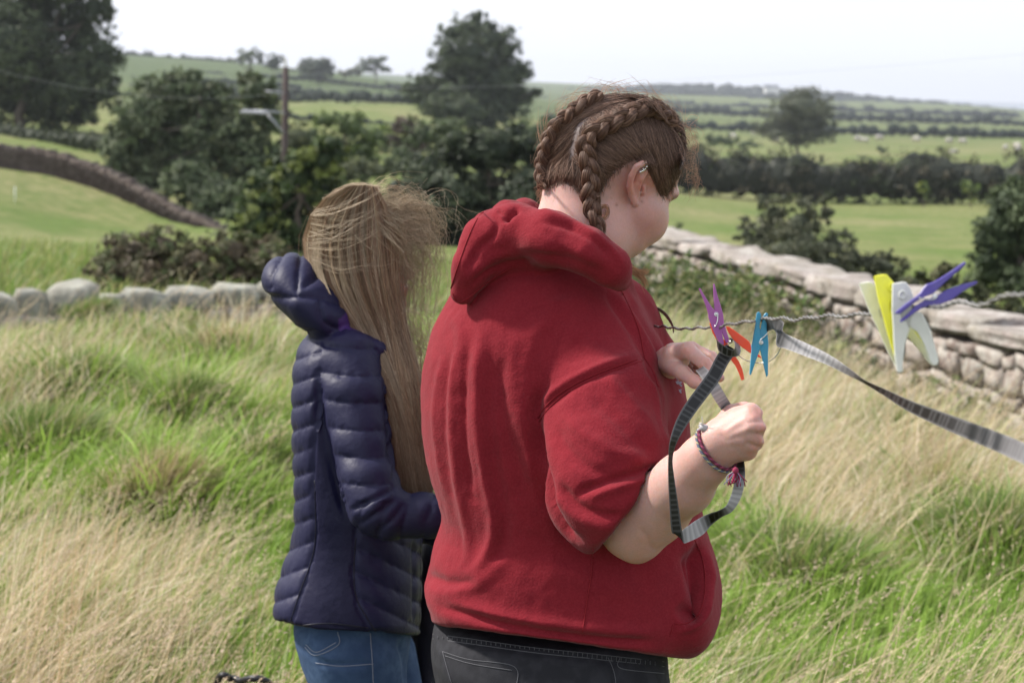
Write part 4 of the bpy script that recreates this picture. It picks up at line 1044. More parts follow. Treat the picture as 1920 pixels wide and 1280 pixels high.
bv = folds(bv, bq, [([(1440,787),(1424,788),(1400,792)], 5, -.0026, 'r'), ([(1442,815),(1424,814),(1398,812)], 5, -.0026, 'r'), ([(1436,840),(1420,838),(1394,828)], 4.5, -.0024, 'r'),
  ([(1432,773),(1422,774)], 7, .0022, 'r'), ([(1438,801),(1426,801)], 7, .0024, 'r'), ([(1434,828),(1422,828)], 6, .002, 'r'), ([(1405,778),(1375,800),(1355,815)], 6, .0014, 'r'), ([(1408,802),(1380,812),(1360,822)], 5, .0013, 'r'), ([(1404,828),(1380,828),(1362,832)], 5, .0012, 'r'),
  ([(1346,812),(1362,826),(1378,846)], 3, -.0009, 'r'), ([(1196,990),(1215,1010),(1222,1034)], 6, -.0015, 'r'), ([(1316,676),(1328,690)], 2.5, -.0008, 'r'), ([(1283,650),(1296,662)], 4, .0012, 'r'), ([(1296,702),(1306,712)], 2.5, -.0008, 'r')])
mesh('body', bv, bq, skin_m, red, col=sk)
# hair cap
HP = [(990,335),(1008,352),(1030,352),(1050,340),(1075,348),(1092,366),(1116,378),(1128,350),(1142,330),(1160,314),(1182,300),(1200,296),(1222,300),(1230,322),(1233,350),(1241,368),(1252,362),(1262,344),(1272,330),(1282,312),(1330,290),(1330,100),(960,100)]
def f_hair(P):
    q = PX(P); sd_ = poly_sd(q[:, :2], HP); back = (q[:, 2] > HD+.02); sd_ = np.where(back, np.minimum(320-q[:, 1], 60)+0*sd_, sd_)
    t = .0085*smooth01((sd_+6)/22)-.0035
    d = f_head(P); g = .0012*vnoise(P, 90, 3)
    return d-t+g
hv2, hq2 = nets(f_hair, W(985, 400, HD)-[0, .14, 0], W(1320, 140, HD)+[.02, .14, .02], .003)
hp = PX(hv2); dpt, _, _ = poly_dist(hp[:, :2], spline([(1212,182),(1190,186),(1150,195),(1118,208),(1096,222),(1083,243),(1077,270),(1068,300)], 20))
w_ = np.exp(-(dpt/11)**2)*.42*(.75+.5*vnoise(hv2, 60, 4)); nz_ = .8+.35*vnoise(hv2, 160, 9)
hc_ = np.array([.075, .040, .027])*nz_[:, None]; hc_ = hc_*(1-w_[:, None])+np.array([.40, .33, .33])*w_[:, None]
edge = 1-smooth01((poly_sd(hp[:, :2], HP)+2)/17); edge *= (hp[:, 2] < HD+.02)*.7; hc_ = hc_*(1-edge[:, None])+np.array([.40, .25, .2])*edge[:, None]
hair_m = material('brown_hair', attr=True, rough=0.55, spec=0.32)
hair = mesh('hair', hv2, hq2, hair_m, red, col=hc_)
drh = Drape((hv2, hq2), (bv, bq))
PART = [(1225,181),(1197,184),(1150,195),(1118,208),(1096,222),(1083,243),(1077,270),(1068,300)]
BRR = [(1258,234),(1236,217),(1210,209),(1185,216),(1160,227),(1135,238),(1113,252),(1101,268),(1100,288),(1106,311),(1109,334),(1105,356),(1110,378),(1110,400),(1119,420),(1126,440)]
BRL = [(1130,186),(1110,192),(1094,202),(1076,215),(1056,231),(1042,249),(1034,267),(1027,288),(1023,310),(1021,332),(1023,352)]
def strands(A, B, n, lift=.0012, bend=8, npt=9, j=.02):
    A = spline(np.array(A, float), 60); B = spline(np.array(B, float), 60); out = []
    for k in range(n):
        u = rng.random(); v = np.clip(u+rng.normal()*.05, 0, 1); a = A[int(u*59)]+rng.normal(size=2)*2.5; b = B[int(v*59)]+rng.normal(size=2)*2.5
        d = b-a; nn = np.array([-d[1], d[0]])/max(np.linalg.norm(d), 1); bb = rng.normal()*bend*.5
        lf = lift*rng.uniform(.2, 1.6); P = []
        for t in np.linspace(0, 1, npt):
            q = a+d*t+nn*bb*4*t*(1-t); P.append(drh(q[0], q[1], lf*(1-(2*t-1)**4)+.0004)[0])
        out.append(P)
    return np.array(out)
S1 = strands([(x+6, y+3) for x, y in PART], BRR[:11], 620); S2 = strands([(x-6, y-2) for x, y in PART], BRL, 430)
S3 = strands([(1288,300),(1270,330),(1256,356),(1243,366),(1234,340),(1228,306),(1200,296),(1165,309),(1140,332),(1122,366)], [(1262,240),(1250,234),(1236,226),(1212,220),(1188,228),(1162,240),(1138,255),(1120,275),(1116,300),(1114,335)], 1500)
S4 = strands([(1016,348),(1035,350),(1055,342),(1078,350),(1094,368)], [(1030,300),(1045,290),(1075,300),(1092,315),(1100,330)], 380)
S5 = strands([(1225,181),(1260,200),(1285,240),(1290,290)], [(1240,205),(1250,212),(1262,232),(1268,262)], 450)
bl = spline(np.array([(1226,305),(1231,330),(1234,350),(1241,366),(1252,360),(1262,342),(1272,328),(1284,310)], float), 60); b2_ = spline(np.array([(1018,350),(1035,352),(1055,342),(1078,350),(1096,368),(1118,376),(1130,350),(1145,330),(1165,312),(1186,299)], float), 80); S6 = []
for k in range(520):
    o_ = bl[rng.integers(60)] if k < 260 else b2_[rng.integers(80)]; o_ = o_+rng.normal(size=2)*2.5; d_ = np.array([rng.normal()*3+(1.5 if k < 260 else 0), rng.uniform(3, 13)]); S6.append([drh(*(o_+d_*t-np.array([0, 7])*(1-t)), .0012)[0] for t in np.linspace(0, 1, 9)])
S6 = np.array(S6)
S = np.concatenate([S1, S2, S3, S4, S5, S6]); n = len(S)
cc = np.array([(.115,.066,.046),(.17,.10,.072),(.08,.046,.034),(.25,.155,.115)])[rng.integers(0, 4, n)]*rng.uniform(.8, 1.2, n)[:, None]
rad_ = rng.uniform(.00025, .0005, n); rad_[-520:] *= .5; V, Q, C = tubes3(S, rad_, cc, .4)
fix = mesh('hair_strands', V, Q, hair_m, None, col=C); fix['kind'] = 'stuff'; fix.parent = red; fix.matrix_parent_inverse = Matrix.Translation(-red.location)
def braid(pts, rad, turns_px, name, hang_from=None, lift=.006):
    P, N = drh.path(pts, 150, 0.0)
    # smooth depth and lift off the head
    for _ in range(6): P[1:-1] = (P[:-2]+P[1:-1]*2+P[2:])/4; N[1:-1] = (N[:-2]+N[1:-1]*2+N[2:])/4
    N /= np.linalg.norm(N, axis=1)[:, None]; L = np.concatenate([[0], np.cumsum(np.linalg.norm(np.diff(P, axis=0), axis=1))])
    P = P+N*lift; T = np.gradient(P, axis=0); T /= np.linalg.norm(T, axis=1)[:, None]; B = np.cross(T, N); B /= np.linalg.norm(B, axis=1)[:, None]
    per = turns_px; a = Acc(); nf = 26
    R = np.interp(np.linspace(0, 1, len(P)), [0, .06, .85, 1], [.65, 1, 1, .6])*rad
    for k in range(3):
        ph = L/per*2*np.pi+2*np.pi*k/3
        jit = 1+.14*np.sin(L*70+k*2)+.10*np.sin(L*173+k*5)
        c = P+B*(R*.62*np.sin(ph)*jit)[:, None]+N*(R*.50*np.sin(2*ph))[:, None]
        tube(a, c, R*.54, 8, np.array([.075, .038, .025]))
        Tk = np.gradient(c, axis=0); Tk /= np.linalg.norm(Tk, axis=1)[:, None]
        n1 = np.cross(Tk, B); n1 /= np.maximum(np.linalg.norm(n1, axis=1), 1e-6)[:, None]; n2 = np.cross(Tk, n1)
        for f in range(nf):
            an = 2*np.pi*f/nf+L*55*.6+rng.uniform(-.1, .1); rr = R*.54*(1.02+.03*np.sin(L*200+f*2.1))
            q = c+(n1*np.cos(an)[:, None]+n2*np.sin(an)[:, None])*rr[:, None]
            tube(a, q[::2], R[::2]*rng.uniform(.05, .085), 4, np.array([(.12, .064, .042), (.18, .105, .072), (.085, .045, .031)][rng.integers(0, 3)])*rng.uniform(.85, 1.2), caps=False)
    o = a.build(name, hair_m, None); o.parent = hair; return o
b1 = braid(BRR, .0120, .066, 'plait'); b2 = braid(BRL, .0100, .056, 'plait')
# flyaway wisps
wl_ = []
for k in range(430):
    typ = rng.random()
    if typ < .6:
        an = rng.uniform(-.2, 3.3); c0_ = np.array([1150+126*math.cos(an), 282-106*math.sin(an)]); o_ = np.array([math.cos(an), -math.sin(an)])
        ln = rng.uniform(8, 34); tg = np.array([-o_[1], o_[0]])*rng.choice([-1, 1]); q = [c0_-o_*8, c0_+o_*ln*.4+tg*ln*.4, c0_+o_*ln*.6+tg*ln*rng.uniform(.6, 1.6), c0_+o_*ln*rng.uniform(.2, .9)+tg*ln*rng.uniform(1., 2.4)]
    elif typ < .8:
        s_ = np.array([rng.uniform(1272, 1290), rng.uniform(220, 345)]); q = [s_, s_+[rng.uniform(6, 22), rng.uniform(-12, 8)], s_+[rng.uniform(14, 30), rng.uniform(-6, 26)], s_+[rng.uniform(-2, 26), rng.uniform(10, 50)]]
    else:
        s_ = np.array([rng.uniform(1014, 1034), rng.uniform(320, 365)]); q = [s_, s_+[rng.uniform(-14, 0), rng.uniform(0, 10)], s_+[rng.uniform(-20, 6), rng.uniform(4, 22)], s_+[rng.uniform(-16, 10), rng.uniform(14, 40)]]
    D = HD+rng.normal()*.03; P = W(*np.array(spline(q, 12)).T, D); wl_.append(P)
n = len(wl_); V, Q, C = tubes3(np.array(wl_), rng.uniform(.00013, .00026, n), np.array([(.30, .17, .11)])*rng.uniform(.7, 1.6, n)[:, None], .4)
o = mesh('flyaway_hair', V, Q, hair_m, None, col=C); o['kind'] = 'stuff'; o.parent = red; o.matrix_parent_inverse = Matrix.Translation(-red.location)
# curl below the plait and the tail of the other plait under the chin
a = Acc()
for k in range(70):
    q = np.array([(1150,478),(1172,498),(1190,508),(1205,512+rng.normal()*3),(1214,508+rng.normal()*6)]) if k % 2 else np.array([(1160,480),(1180,500),(1196,512),(1206,522),(1211+rng.normal()*3,536+rng.normal()*4)])
    q = q+rng.normal(size=2)*[3, 3.5]*np.ones((5, 1)); q[1:] += rng.normal(size=(4, 2))*1.2; D = 2.40+rng.normal()*.006
    tube(a, W(*spline(q, 10).T, D), np.linspace(.0009, .00025, 10), 4, np.array([.34, .18, .09])*rng.uniform(.7, 1.4))
for k in range(9):
    q = np.array([(1122,392),(1132,388),(1136,398),(1132,410),(1124,412)])+rng.normal(size=2)*[2, 2]
    tube(a, [drh(*p, .006)[0] for p in spline(q, 9)], .0005, 4, np.array([.26, .12, .06])*rng.uniform(.6, 1.3))
o = a.build('loose_hair_ends', hair_m, None); o['kind'] = 'stuff'; o.parent = red; o.matrix_parent_inverse = Matrix.Translation(-red.location)
# ear cuff
a = Acc()
for k, (x, y) in enumerate([(1200,322),(1203,321),(1206,319),(1209,317),(1211,314),(1212,311),(1205,317),(1208,313)]):
    p, n_ = drh(x, y, .0012); iv_, ic_ = ico(); a.add(iv_*.0021+p, ic_)
a.build('ear_cuff', material('silver', (.85, .85, .86), .18, metal=1), red)

# ---- hoodie
TD = 2.47
f_t = Field().loft([(1000,1120,400,TD,.06),(955,1140,440,TD,.10),(905,1165,480,TD,.14),(868,1185,520,TD,.165),(838,1205,570,TD,.18),(811,1234,620,TD,.19),(796,1266,680,TD,.195),(792,1282,720,TD,.195),(790,1290,755,TD,.195),(792,1294,820,TD,.19),
    (801,1303,880,TD,.185),(818,1312,930,TD,.185),(833,1322,975,TD,.185),(822,1332,1015,TD,.19),(807,1338,1050,TD,.195),(812,1341,1078,TD,.195),(790,1341,1098,TD,.2),(797,1340,1120,TD,.2),(809,1330,1140,TD,.195),(808,1300,1170,TD,.19),(808,1270,1215,TD,.185),(808,1262,1250,TD,.185)], .02, 2.3)
f_h = Field(); f_h.p = [f_t.p[0]]
f_h.pell(1287, 1115, TD-.02, 54, 98, .15, .03)
cutf = px_cut((808, 1168), (1250, 1229)); s_ = np.sign(cutf(W(np.array([1000.]), np.array([1000.]), np.array([2.4])))[0])
f_h.p.append((lambda P: s_*cutf(P), -.006))     # hem: remove what is below the line
# near sleeve
f_s = Field().chain([(1060, 590, 2.42, 100), (1098, 660, 2.385, 108), (1122, 760, 2.33, 116), (1134, 860, 2.28, 116), (1140, 915, 2.255, 106), (1160, 960, 2.235, 96)], .03)
f_s.pell(1095, 960, 2.26, 48, 46, .06, .03)
cs = px_cut((1262, 866), (1128, 1022)); s2 = np.sign(cs(W(np.array([1050.]), np.array([800.]), np.array([2.4])))[0])
f_s.p.append((lambda P: s2*cs(P), -.012))
inner = Field().chain([(1160, 925, 2.275, 55), (1188, 984, 2.25, 65), (1228, 960, 2.225, 68), (1290, 900, 2.17, 60)], .02)
f_s.p.append((inner, -.006))                    # hollow cuff round the arm
f_h.p.append((f_s, .022))
f_h.chain([(1150, 600, 2.6, 85), (1200, 700, 2.66, 75), (1195, 800, 2.66, 62), (1222, 722, 2.48, 46)], .03)   # far sleeve
# hood lying on the shoulders
f_d = Field().chain([(868, 548, 2.34, 24), (885, 500, 2.33, 34), (915, 455, 2.34, 48), (965, 436, 2.33, 50), (1035, 448, 2.29, 47), (1100, 470, 2.27, 40), (1145, 500, 2.28, 34), (1163, 524, 2.31, 22)], .02)
f_d.chain([(915, 430, 2.42, 34), (955, 410, 2.5, 30), (985, 402, 2.56, 26), (1020, 425, 2.6, 26), (1130, 480, 2.58, 26), (1160, 520, 2.42, 24)], .02)
f_d.chain([(930, 480, 2.38, 60), (1020, 490, 2.36, 50)], .03)
f_d.sub(Field().chain([(1090, 390, HD-.01, 92), (1100, 470, HD-.01, 84)], .02), .012)
def f_hood(P): return f_d(P)
f_h.p.append((f_d, .006))
necksub = Field().chain([(1094, 360, HD-.01, 84), (1094, 440, HD-.01, 87)], .02); f_h.p.append((necksub, -.010))
lo = W(770, 1260, 2.3)-[0.02, .18, .02]; hi = W(1360, 360, 2.3)+[.06, .6, .03]
gv, gq = nets(f_h, lo, hi, .0034)
FOLDS = [
 ([(905,600),(898,700),(900,800),(912,900),(926,960),(926,1010),(905,1055),(862,1098)], 13, .0095, 'r'),
 ([(922,640),(915,760),(925,880),(942,960),(942,1020),(915,1075)], 14, -.006, 'r'),
 ([(868,610),(850,700),(848,800),(856,900),(872,975),(878,1040),(850,1085)], 9, .005, 'r'),
 ([(852,640),(836,740),(836,860),(850,960)], 7, -.0035, 'r'),
 ([(882,620),(872,720),(874,850),(890,960)], 7, -.0045, 'r'),
 ([(832,660),(816,760),(820,860),(834,930)], 6, .003, 'r'),
 ([(955,640),(938,720),(950,810),(975,890),(985,960)], 14, -.005, 'r'),
 ([(985,600),(960,680),(968,760),(985,830)], 16, .004, 'r'),
 ([(1040,560),(1000,640),(985,720),(990,790),(1002,860),(1015,930)], 20, .006, 'r'),
 ([(1030,700),(1006,760),(1006,830),(1020,900),(1036,960),(1062,1004),(1110,1022)], 11, -.015, 'r'),
 ([(1002,790),(1010,880),(1030,970)], 8, -.007, 'r'),
 ([(1008,780),(1030,750),(1070,720),(1130,692),(1206,668)], 7, .0045, 's'),
 ([(1208,668),(1228,700),(1240,760),(1250,830)], 8, -.005, 'r'),
 ([(1130,540),(1170,600),(1200,650),(1222,690),(1232,730)], 8, -.006, 'r'),
 ([(1150,545),(1190,600),(1220,655),(1240,710)], 7, .005, 'r'),
 ([(1168,545),(1206,610),(1236,670),(1252,720)], 6, -.005, 'r'),
 ([(1185,548),(1222,620),(1250,680)], 6, .004, 'r'),
 ([(1212,700),(1232,740),(1240,800),(1256,850)], 6, .005, 'r'),
 ([(1238,870),(1190,886),(1140,902),(1092,920),(1078,942)], 8, -.008, 'r'),
 ([(1236,888),(1190,905),(1140,920),(1100,938)], 9, .005, 'r'),
 ([(1060,770),(1090,810),(1150,845),(1220,870)], 14, .005, 'r'),
 ([(1040,790),(1060,840),(1110,880),(1170,895)], 14, -.005, 'r'),
 ([(1100,740),(1150,780),(1200,830),(1240,860)], 13, -.004, 'r'),
 ([(1130,700),(1180,750),(1222,800),(1246,850)], 11, .004, 'r'),
 ([(1036,920),(1070,960),(1120,985),(1160,990)], 13, .005, 'r'),
 ([(1045,900),(1080,945),(1130,965),(1180,965)], 9, -.005, 'r'),
 ([(780,1074),(806,1080),(840,1092),(900,1090)], 10, -.006, 'r'),
 ([(795,1100),(840,1112),(900,1090),(960,1040)], 15, .005, 'r'),
 ([(806,1134),(860,1146),(930,1166),(1010,1182),(1100,1194),(1190,1200),(1250,1206)], 8, -.009, 'r'),
 ([(830,1120),(900,1146),(1000,1166),(1100,1178),(1200,1186),(1250,1186)], 12, .006, 'r'),
 ([(1240,990),(1285,1010),(1320,1060),(1335,1110)], 16, .004, 'r'),
 ([(1302,1015),(1316,1050),(1320,1100),(1308,1145),(1272,1166)], 12, -.030, 'r'),
 ([(1290,1030),(1302,1080),(1296,1130),(1268,1158)], 12, -.022, 'r'),
 ([(1312,1010),(1330,1050),(1335,1105),(1322,1155),(1285,1182),(1262,1182)], 6, .007, 'r'),
 ([(1000,1060),(1100,1090),(1200,1110)], 22, .003, 'r'), ([(960,990),(1060,1030),(1180,1060),(1260,1070)], 20, -.003, 'r'),
 # hood
 ([(905,395),(930,410),(925,440),(895,470),(870,520)], 7, -.006, 'r'),
 ([(945,415),(960,400),(975,392)], 6, -.009, 'r'), ([(930,392),(944,402),(950,420)], 6, -.006, 'r'),
 ([(960,452),(1020,452),(1080,470),(1130,500)], 14, .004, 'r'), ([(905,470),(960,470),(1030,478),(1100,498),(1150,528)], 9, -.003, 'r'),
 ([(880,520),(930,480),(1000,466),(1060,472)], 9, .004, 'r'), ([(872,545),(915,508),(960,492),(1010,488)], 6, -.004, 'r'),
 ([(985,385),(1040,405),(1100,430),(1150,470),(1176,510)], 7, .004, 'r'), ([(1000,412),(1060,425),(1110,448),(1150,485)], 7, -.0035, 'r'),
 ([(1090,640),(1060,600),(1050,550)], 26, .004, 'r'), ([(900,560),(940,620),(950,700)], 20, .003, 'r'), ([(850,580),(870,660),(862,740)], 12, .003, 'r'),
]
gv = folds(gv, gq, FOLDS)
gn = normals(gv, gq); gv = gv+gn*(.0024*fbm(gv, 11, 3, 4)+.0013*fbm(gv*[1, 1, .5], 38, 2, 18)+.0006*vnoise(gv, 90, 8))[:, None]
red_m = bpy.data.materials.new('red_fleece'); red_m = material('red_fleece', (.185, .0130, .021), .95, spec=.08, sheen=.08, noise=[(25, (.15, .0105, .018), .5), (330, (.245, .024, .034), .35)], bump=[(700, .35, .0015), (280, .35, .0025), (60, .2, .004)])
hoodie = mesh('hoodie', gv, gq, red_m, red)
drg = Drape((gv, gq), (bv, bq))
seam_m = material('red_seam', (.20, .008, .015), .9)
def seam(pts, r=.0009, n=40, lift=.0006, mat=None, par=None, name='seam', dr=None):
    P, N = (dr or drg).path(pts, n, lift); a = Acc(); tube(a, P, r, 5); o = a.build(name, mat or seam_m, None); o.parent = par or hoodie; return o
for s__ in ([(1008,784),(1030,754),(1070,724),(1130,696),(1204,670)], [(1011,790),(1034,760),(1073,730),(1132,702),(1205,676)], [(1112,1028),(1108,1080),(1100,1130),(1092,1186)], [(1165,545),(1195,610),(1208,668)], [(1206,668),(1224,696),(1234,726)],
    [(905,395),(885,430),(862,490),(846,540)], [(848,548),(858,566),(875,560),(915,528),(960,500)], [(1302,1012),(1317,1045),(1323,1095),(1314,1145),(1290,1168),(1265,1168)], [(1262,1170),(1256,1192)]): seam(s__)
drh_only = Drape((gv, gq))
# small embroidered chest print
pr = Acc()
for k in range(26):
    x, y = rng.uniform(1263, 1280), rng.uniform(692, 735)
    if abs((x-1271)-(y-713)*.35) > 6: continue
    p, n_ = drh_only(x, y, .0008); t_ = np.array([.0022, 0, rng.uniform(-.002, .002)]); u_ = np.array([0, 0, .0014]); pr.add([p-t_-u_, p+t_-u_, p+t_+u_, p-t_+u_], np.array([(0,1,2,3)]))
o = pr.build('chest_print', material('pale_blue_print', (.40, .42, .55), .8), None); o['kind'] = 'stuff'; o.parent = hoodie

# ---- black jeans and shoes
f_j = Field().loft([(840,1225,1150,TD,.165),(812,1244,1180,TD,.175),(806,1250,1215,TD,.185),(812,1253,1250,TD,.19),(822,1256,1290,TD,.19),(835,1258,1340,TD,.185),(850,1255,1400,TD,.17),(870,1250,1440,TD,.12)], .02, 2.3)
zb = float(zg(.07, 2.45))
def leg(Fd, px, D, rk, x2=None):
    yk = 1700; ya = PX(np.array([[0, D, zb+.10]]))[0][1]
    Fd.chain([(px, 1380, D, rk*1.5), (px+5, yk, D-.02, rk), (px, ya, D+.02, rk*.72)], .05)
leg(f_j, 945, 2.52, 62); leg(f_j, 1150, 2.42, 66)
jv, jq = nets(f_j, W(780, 1150, 2.4)*[1, 0, 0]+[-.03, 2.15, zb+.02], W(1290, 1100, 2.6)*[1, 0, 1]+[.03, 2.75, 0], .0055)
JF = [([(806,1196),(900,1208),(1000,1222),(1100,1232),(1250,1246)], 5, -.003, 'r'), ([(812,1180),(808,1230),(822,1290)], 5, -.003, 'r'), ([(824,1210),(835,1250),(850,1290)], 6, .003, 'r'), ([(1120,1225),(1150,1250),(1158,1290)], 6, -.003, 'r')]
jv = folds(jv, jq, JF); jn = normals(jv, jq); jv = jv+jn*(.002*fbm(jv, 14, 3, 14))[:, None]
blk = material('black_denim', (.017, .017, .021), .85, spec=.2, noise=[(60, (.033, .033, .039), .5)], bump=[(900, .4, .001)])
jeans = mesh('jeans', jv, jq, blk, red)
drj = Drape((jv, jq)); st_m = material('grey_stitching', (.10, .10, .11), .9)
for s__ in ([(812,1188),(900,1200),(1000,1214),(1100,1224),(1245,1240)], [(812,1197),(900,1209),(1000,1223),(1100,1233),(1245,1249)], [(830,1221),(880,1236),(965,1249),(968,1290)], [(830,1221),(838,1250),(850,1290)], [(835,1229),(885,1244),(960,1256)],
    [(1162,1232),(1163,1252),(1245,1262)], [(1140,1232),(1150,1256),(1156,1290)]): seam(s__, .0006, 30, .0006, st_m, jeans, 'stitching', drj)
a = Acc(); 
for k in range(46):
    p, n_ = drj(822+k*9, 1196+k*1.05, .001); tube(a, [p+[0, 0, -.003], p+[0, 0, .003]], .0005, 4)
o = a.build('waistband_stitches', st_m, None); o['kind'] = 'stuff'; o.parent = jeans
def shoe(x, y, z, par, mat, ang=0.6):
    fs = Field(); d = np.array([math.cos(ang), math.sin(ang), 0]); c = np.array([x, y, z])
    fs.cap(c+[0, 0, .05]-d*.03, c+[0, 0, .045]+d*.12, .045, .04, .02); fs.cap(c+[0, 0, .06], c+[0, 0, .13], .045, .05, .02); fs.p.append((lambda P: P[:, 2]-z-.002, 0.0)); fs.p[-1] = ((lambda P: (P[:, 2]-(z+.001))), -.004)
    v, q = nets(fs, c-[.22, .22, .01], c+[.22, .22, .2], .006); mesh('shoe', v, q, mat, par)
sh_m = material('dark_shoe', (.03, .03, .03), .6)
for (px, D) in ((945, 2.52), (1150, 2.42)):
    p = W(px, 1700, D); shoe(p[0], D, zb, red, sh_m)
# bracelet
ax0 = W(1352, 830, 2.11)-W(1322, 862, 2.125); ax0 /= np.linalg.norm(ax0); cB = W(1345, 838, 2.113)
e1 = np.cross(ax0, [0, 1, 0]); e1 /= np.linalg.norm(e1); e2 = np.cross(ax0, e1); th = np.linspace(0, 2*np.pi, 90)
br = None
for q_, (ofs, col_, r_) in enumerate([(0, (.12, .025, .05), .0021), (-.005, (.13, .14, .20), .0019)]):
    a = Acc()
    for k in range(3):
        w1 = th*22+k*2.09; R = .0335+.0012*np.cos(w1); P = cB+ax0*(ofs+.0012*np.sin(w1)+.006*np.cos(th+.8))[:, None]+(e1*np.cos(th)[:, None]+e2*np.sin(th)[:, None])*R[:, None]
        cl = np.array(col_) if k else np.array([(.30, .06, .12), (.42, .38, .22)][q_]); tube(a, P, r_*.62, 6, cl, caps=False)
    o = a.build('cord_bracelet', material('cord_%d' % q_, attr=True, rough=.9), red); br = br or o
kn_m = material('tassel', attr=True, rough=.9); a = Acc(); iv_, ic_ = ico()
kp = W(1379, 882, 2.075); a.add(iv_*[.0042, .004, .005]+kp, ic_, np.array([.24, .03, .07]))
for k in range(26):
    d_ = np.array([rng.normal()*.007, rng.normal()*.004, -rng.uniform(.014, .024)]); P = spline([kp, kp+d_*.5+[rng.normal()*.003, 0, .001], kp+d_], 6); tube(a, P, .0007, 4, np.array([(.38, .03, .10), (.28, .03, .08), (.22, .2, .3)][k % 3]))
kp = W(1320, 802, 2.10); a.add(iv_*[.007, .005, .005]+kp, ic_, np.array([.4, .38, .4]))
for k in range(14):
    d_ = np.array([-rng.uniform(.002, .009), rng.normal()*.003, rng.normal()*.005]); tube(a, [kp, kp+d_], .0006, 4, np.array([.5, .48, .5]))
o = a.build('tassel', kn_m, None); o['kind'] = 'stuff'; o.parent = br
# ================================================================== blonde woman in the navy jacket
BD = 2.92
gx = float(W(670, 1180, BD)[0]); gy = BD; gz = float(zg(gx, gy))
blo = empty('person', (gx, gy, gz), 'woman with long windblown blonde hair in a navy quilted jacket and blue jeans', 'person')
f_b = Field().pell(672, 440, BD, 84, 80, .078, .02)
f_b.pell(705, 490, BD+.01, 54, 66, .06, .03); f_b.pell(738, 540, BD+.02, 26, 34, .04, .02)
f_b.chain([(752, 482, BD+.01, 9), (764, 508, BD+.01, 9), (770, 516, BD+.01, 8.5)], .008)
f_b.pell(759, 540, BD+.01, 9, 4.5, .018, .004); f_b.pell(758, 550, BD+.01, 8, 5, .016, .004); f_b.pell(748, 572, BD+.015, 15, 14, .022, .01)
f_b.pell(690, 500, BD-.068, 9, 20, .010, .006)
f_b.chain([(665, 520, BD, 50), (660, 620, BD, 58), (665, 800, BD, 85), (670, 1000, BD, 85), (668, 1120, BD, 95)], .03)
f_b.chain([(660, 690, BD-.11, 45), (682, 850, BD-.16, 36), (705, 962, BD-.2, 32), (790, 965, BD-.19, 27), (870, 962, BD-.18, 23)], .02)
f_b.pell(897, 962, BD-.18, 24, 26, .014, .01)
for k, (dx, dy) in enumerate([(28, -16), (34, -5), (33, 6), (26, 16)]): f_b.chain([(902, 962+dy*.8, BD-.18, 8), (902+dx, 962+dy, BD-.17, 7.5), (900+dx, 974+dy, BD-.15, 6.5)], .003)
f_b.chain([(885, 945, BD-.185, 10), (905, 932, BD-.19, 8), (922, 930, BD-.18, 7)], .004)
f_b.chain([(680, 690, BD+.12, 45), (720, 850, BD+.16, 36), (760, 960, BD+.15, 30), (840, 1000, BD+.05, 24), (870, 1000, BD+.02, 20)], .02)
v, q = nets(f_b, W(540, 1200, BD)-[.02, .3, .02], W(960, 330, BD)+[.02, .32, .02], .0042)
c_ = np.tile(np.array([.54, .32, .27]), (len(v), 1)); pq = PX(v); m_ = np.exp(-(((pq[:, 0]-770)**2+(pq[:, 1]-516)**2)/14**2)); c_ = c_*(1-m_[:, None]*.6)+np.array([.62, .26, .22])*m_[:, None]*.6
m_ = np.exp(-(((pq[:, 0]-762)**2/9**2+(pq[:, 1]-545)**2/8**2))); c_ = c_*(1-m_[:, None]*.7)+np.array([.5, .2, .2])*m_[:, None]*.7
mesh('body', v, q, skin_m, blo, col=c_)
# ---- jacket
f_j2 = Field().loft([(632,706,600,BD,.06),(592,716,616,BD,.12),(568,726,638,BD,.145),(556,740,668,BD,.155),(552,752,712,BD,.165),(551,765,780,BD,.165),(553,778,850,BD,.16),(555,786,920,BD,.155),(555,790,980,BD,.15),(550,790,1010,BD,.15),(538,790,1045,BD,.155),(526,790,1080,BD,.165),(516,789,1118,BD,.17),(519,787,1150,BD,.172),(530,787,1185,BD,.172),(532,787,1230,BD,.172)], .02, 2.4)
c1_ = px_cut((530, 1166), (600, 1180)); s1_ = np.sign(c1_(W(np.array([600.]), np.array([1000.]), np.array([2.4])))[0]); c2_ = px_cut((600, 1179), (787, 1189))
s2_ = np.sign(c2_(W(np.array([600.]), np.array([1000.]), np.array([2.4])))[0])
f_j2.p.append((lambda P: np.minimum(s1_*c1_(P), s2_*c2_(P)), -.005))
f_j2.chain([(655, 672, BD-.10, 56), (664, 742, BD-.125, 60), (676, 830, BD-.15, 56), (692, 905, BD-.18, 53), (706, 950, BD-.195, 51), (730, 966, BD-.195, 44), (800, 966, BD-.19, 40), (856, 964, BD-.185, 37)], .014)
f_j2.chain([(690, 680, BD+.11, 55), (725, 850, BD+.15, 50), (770, 950, BD+.14, 44), (840, 1000, BD+.05, 34)], .02)
f_j2.chain([(600, 618, BD+.02, 22), (625, 632, BD-.08, 22), (665, 648, BD-.11, 22), (705, 656, BD-.09, 20), (732, 652, BD, 18), (700, 630, BD+.09, 18), (640, 615, BD+.09, 20)], .012)   # collar
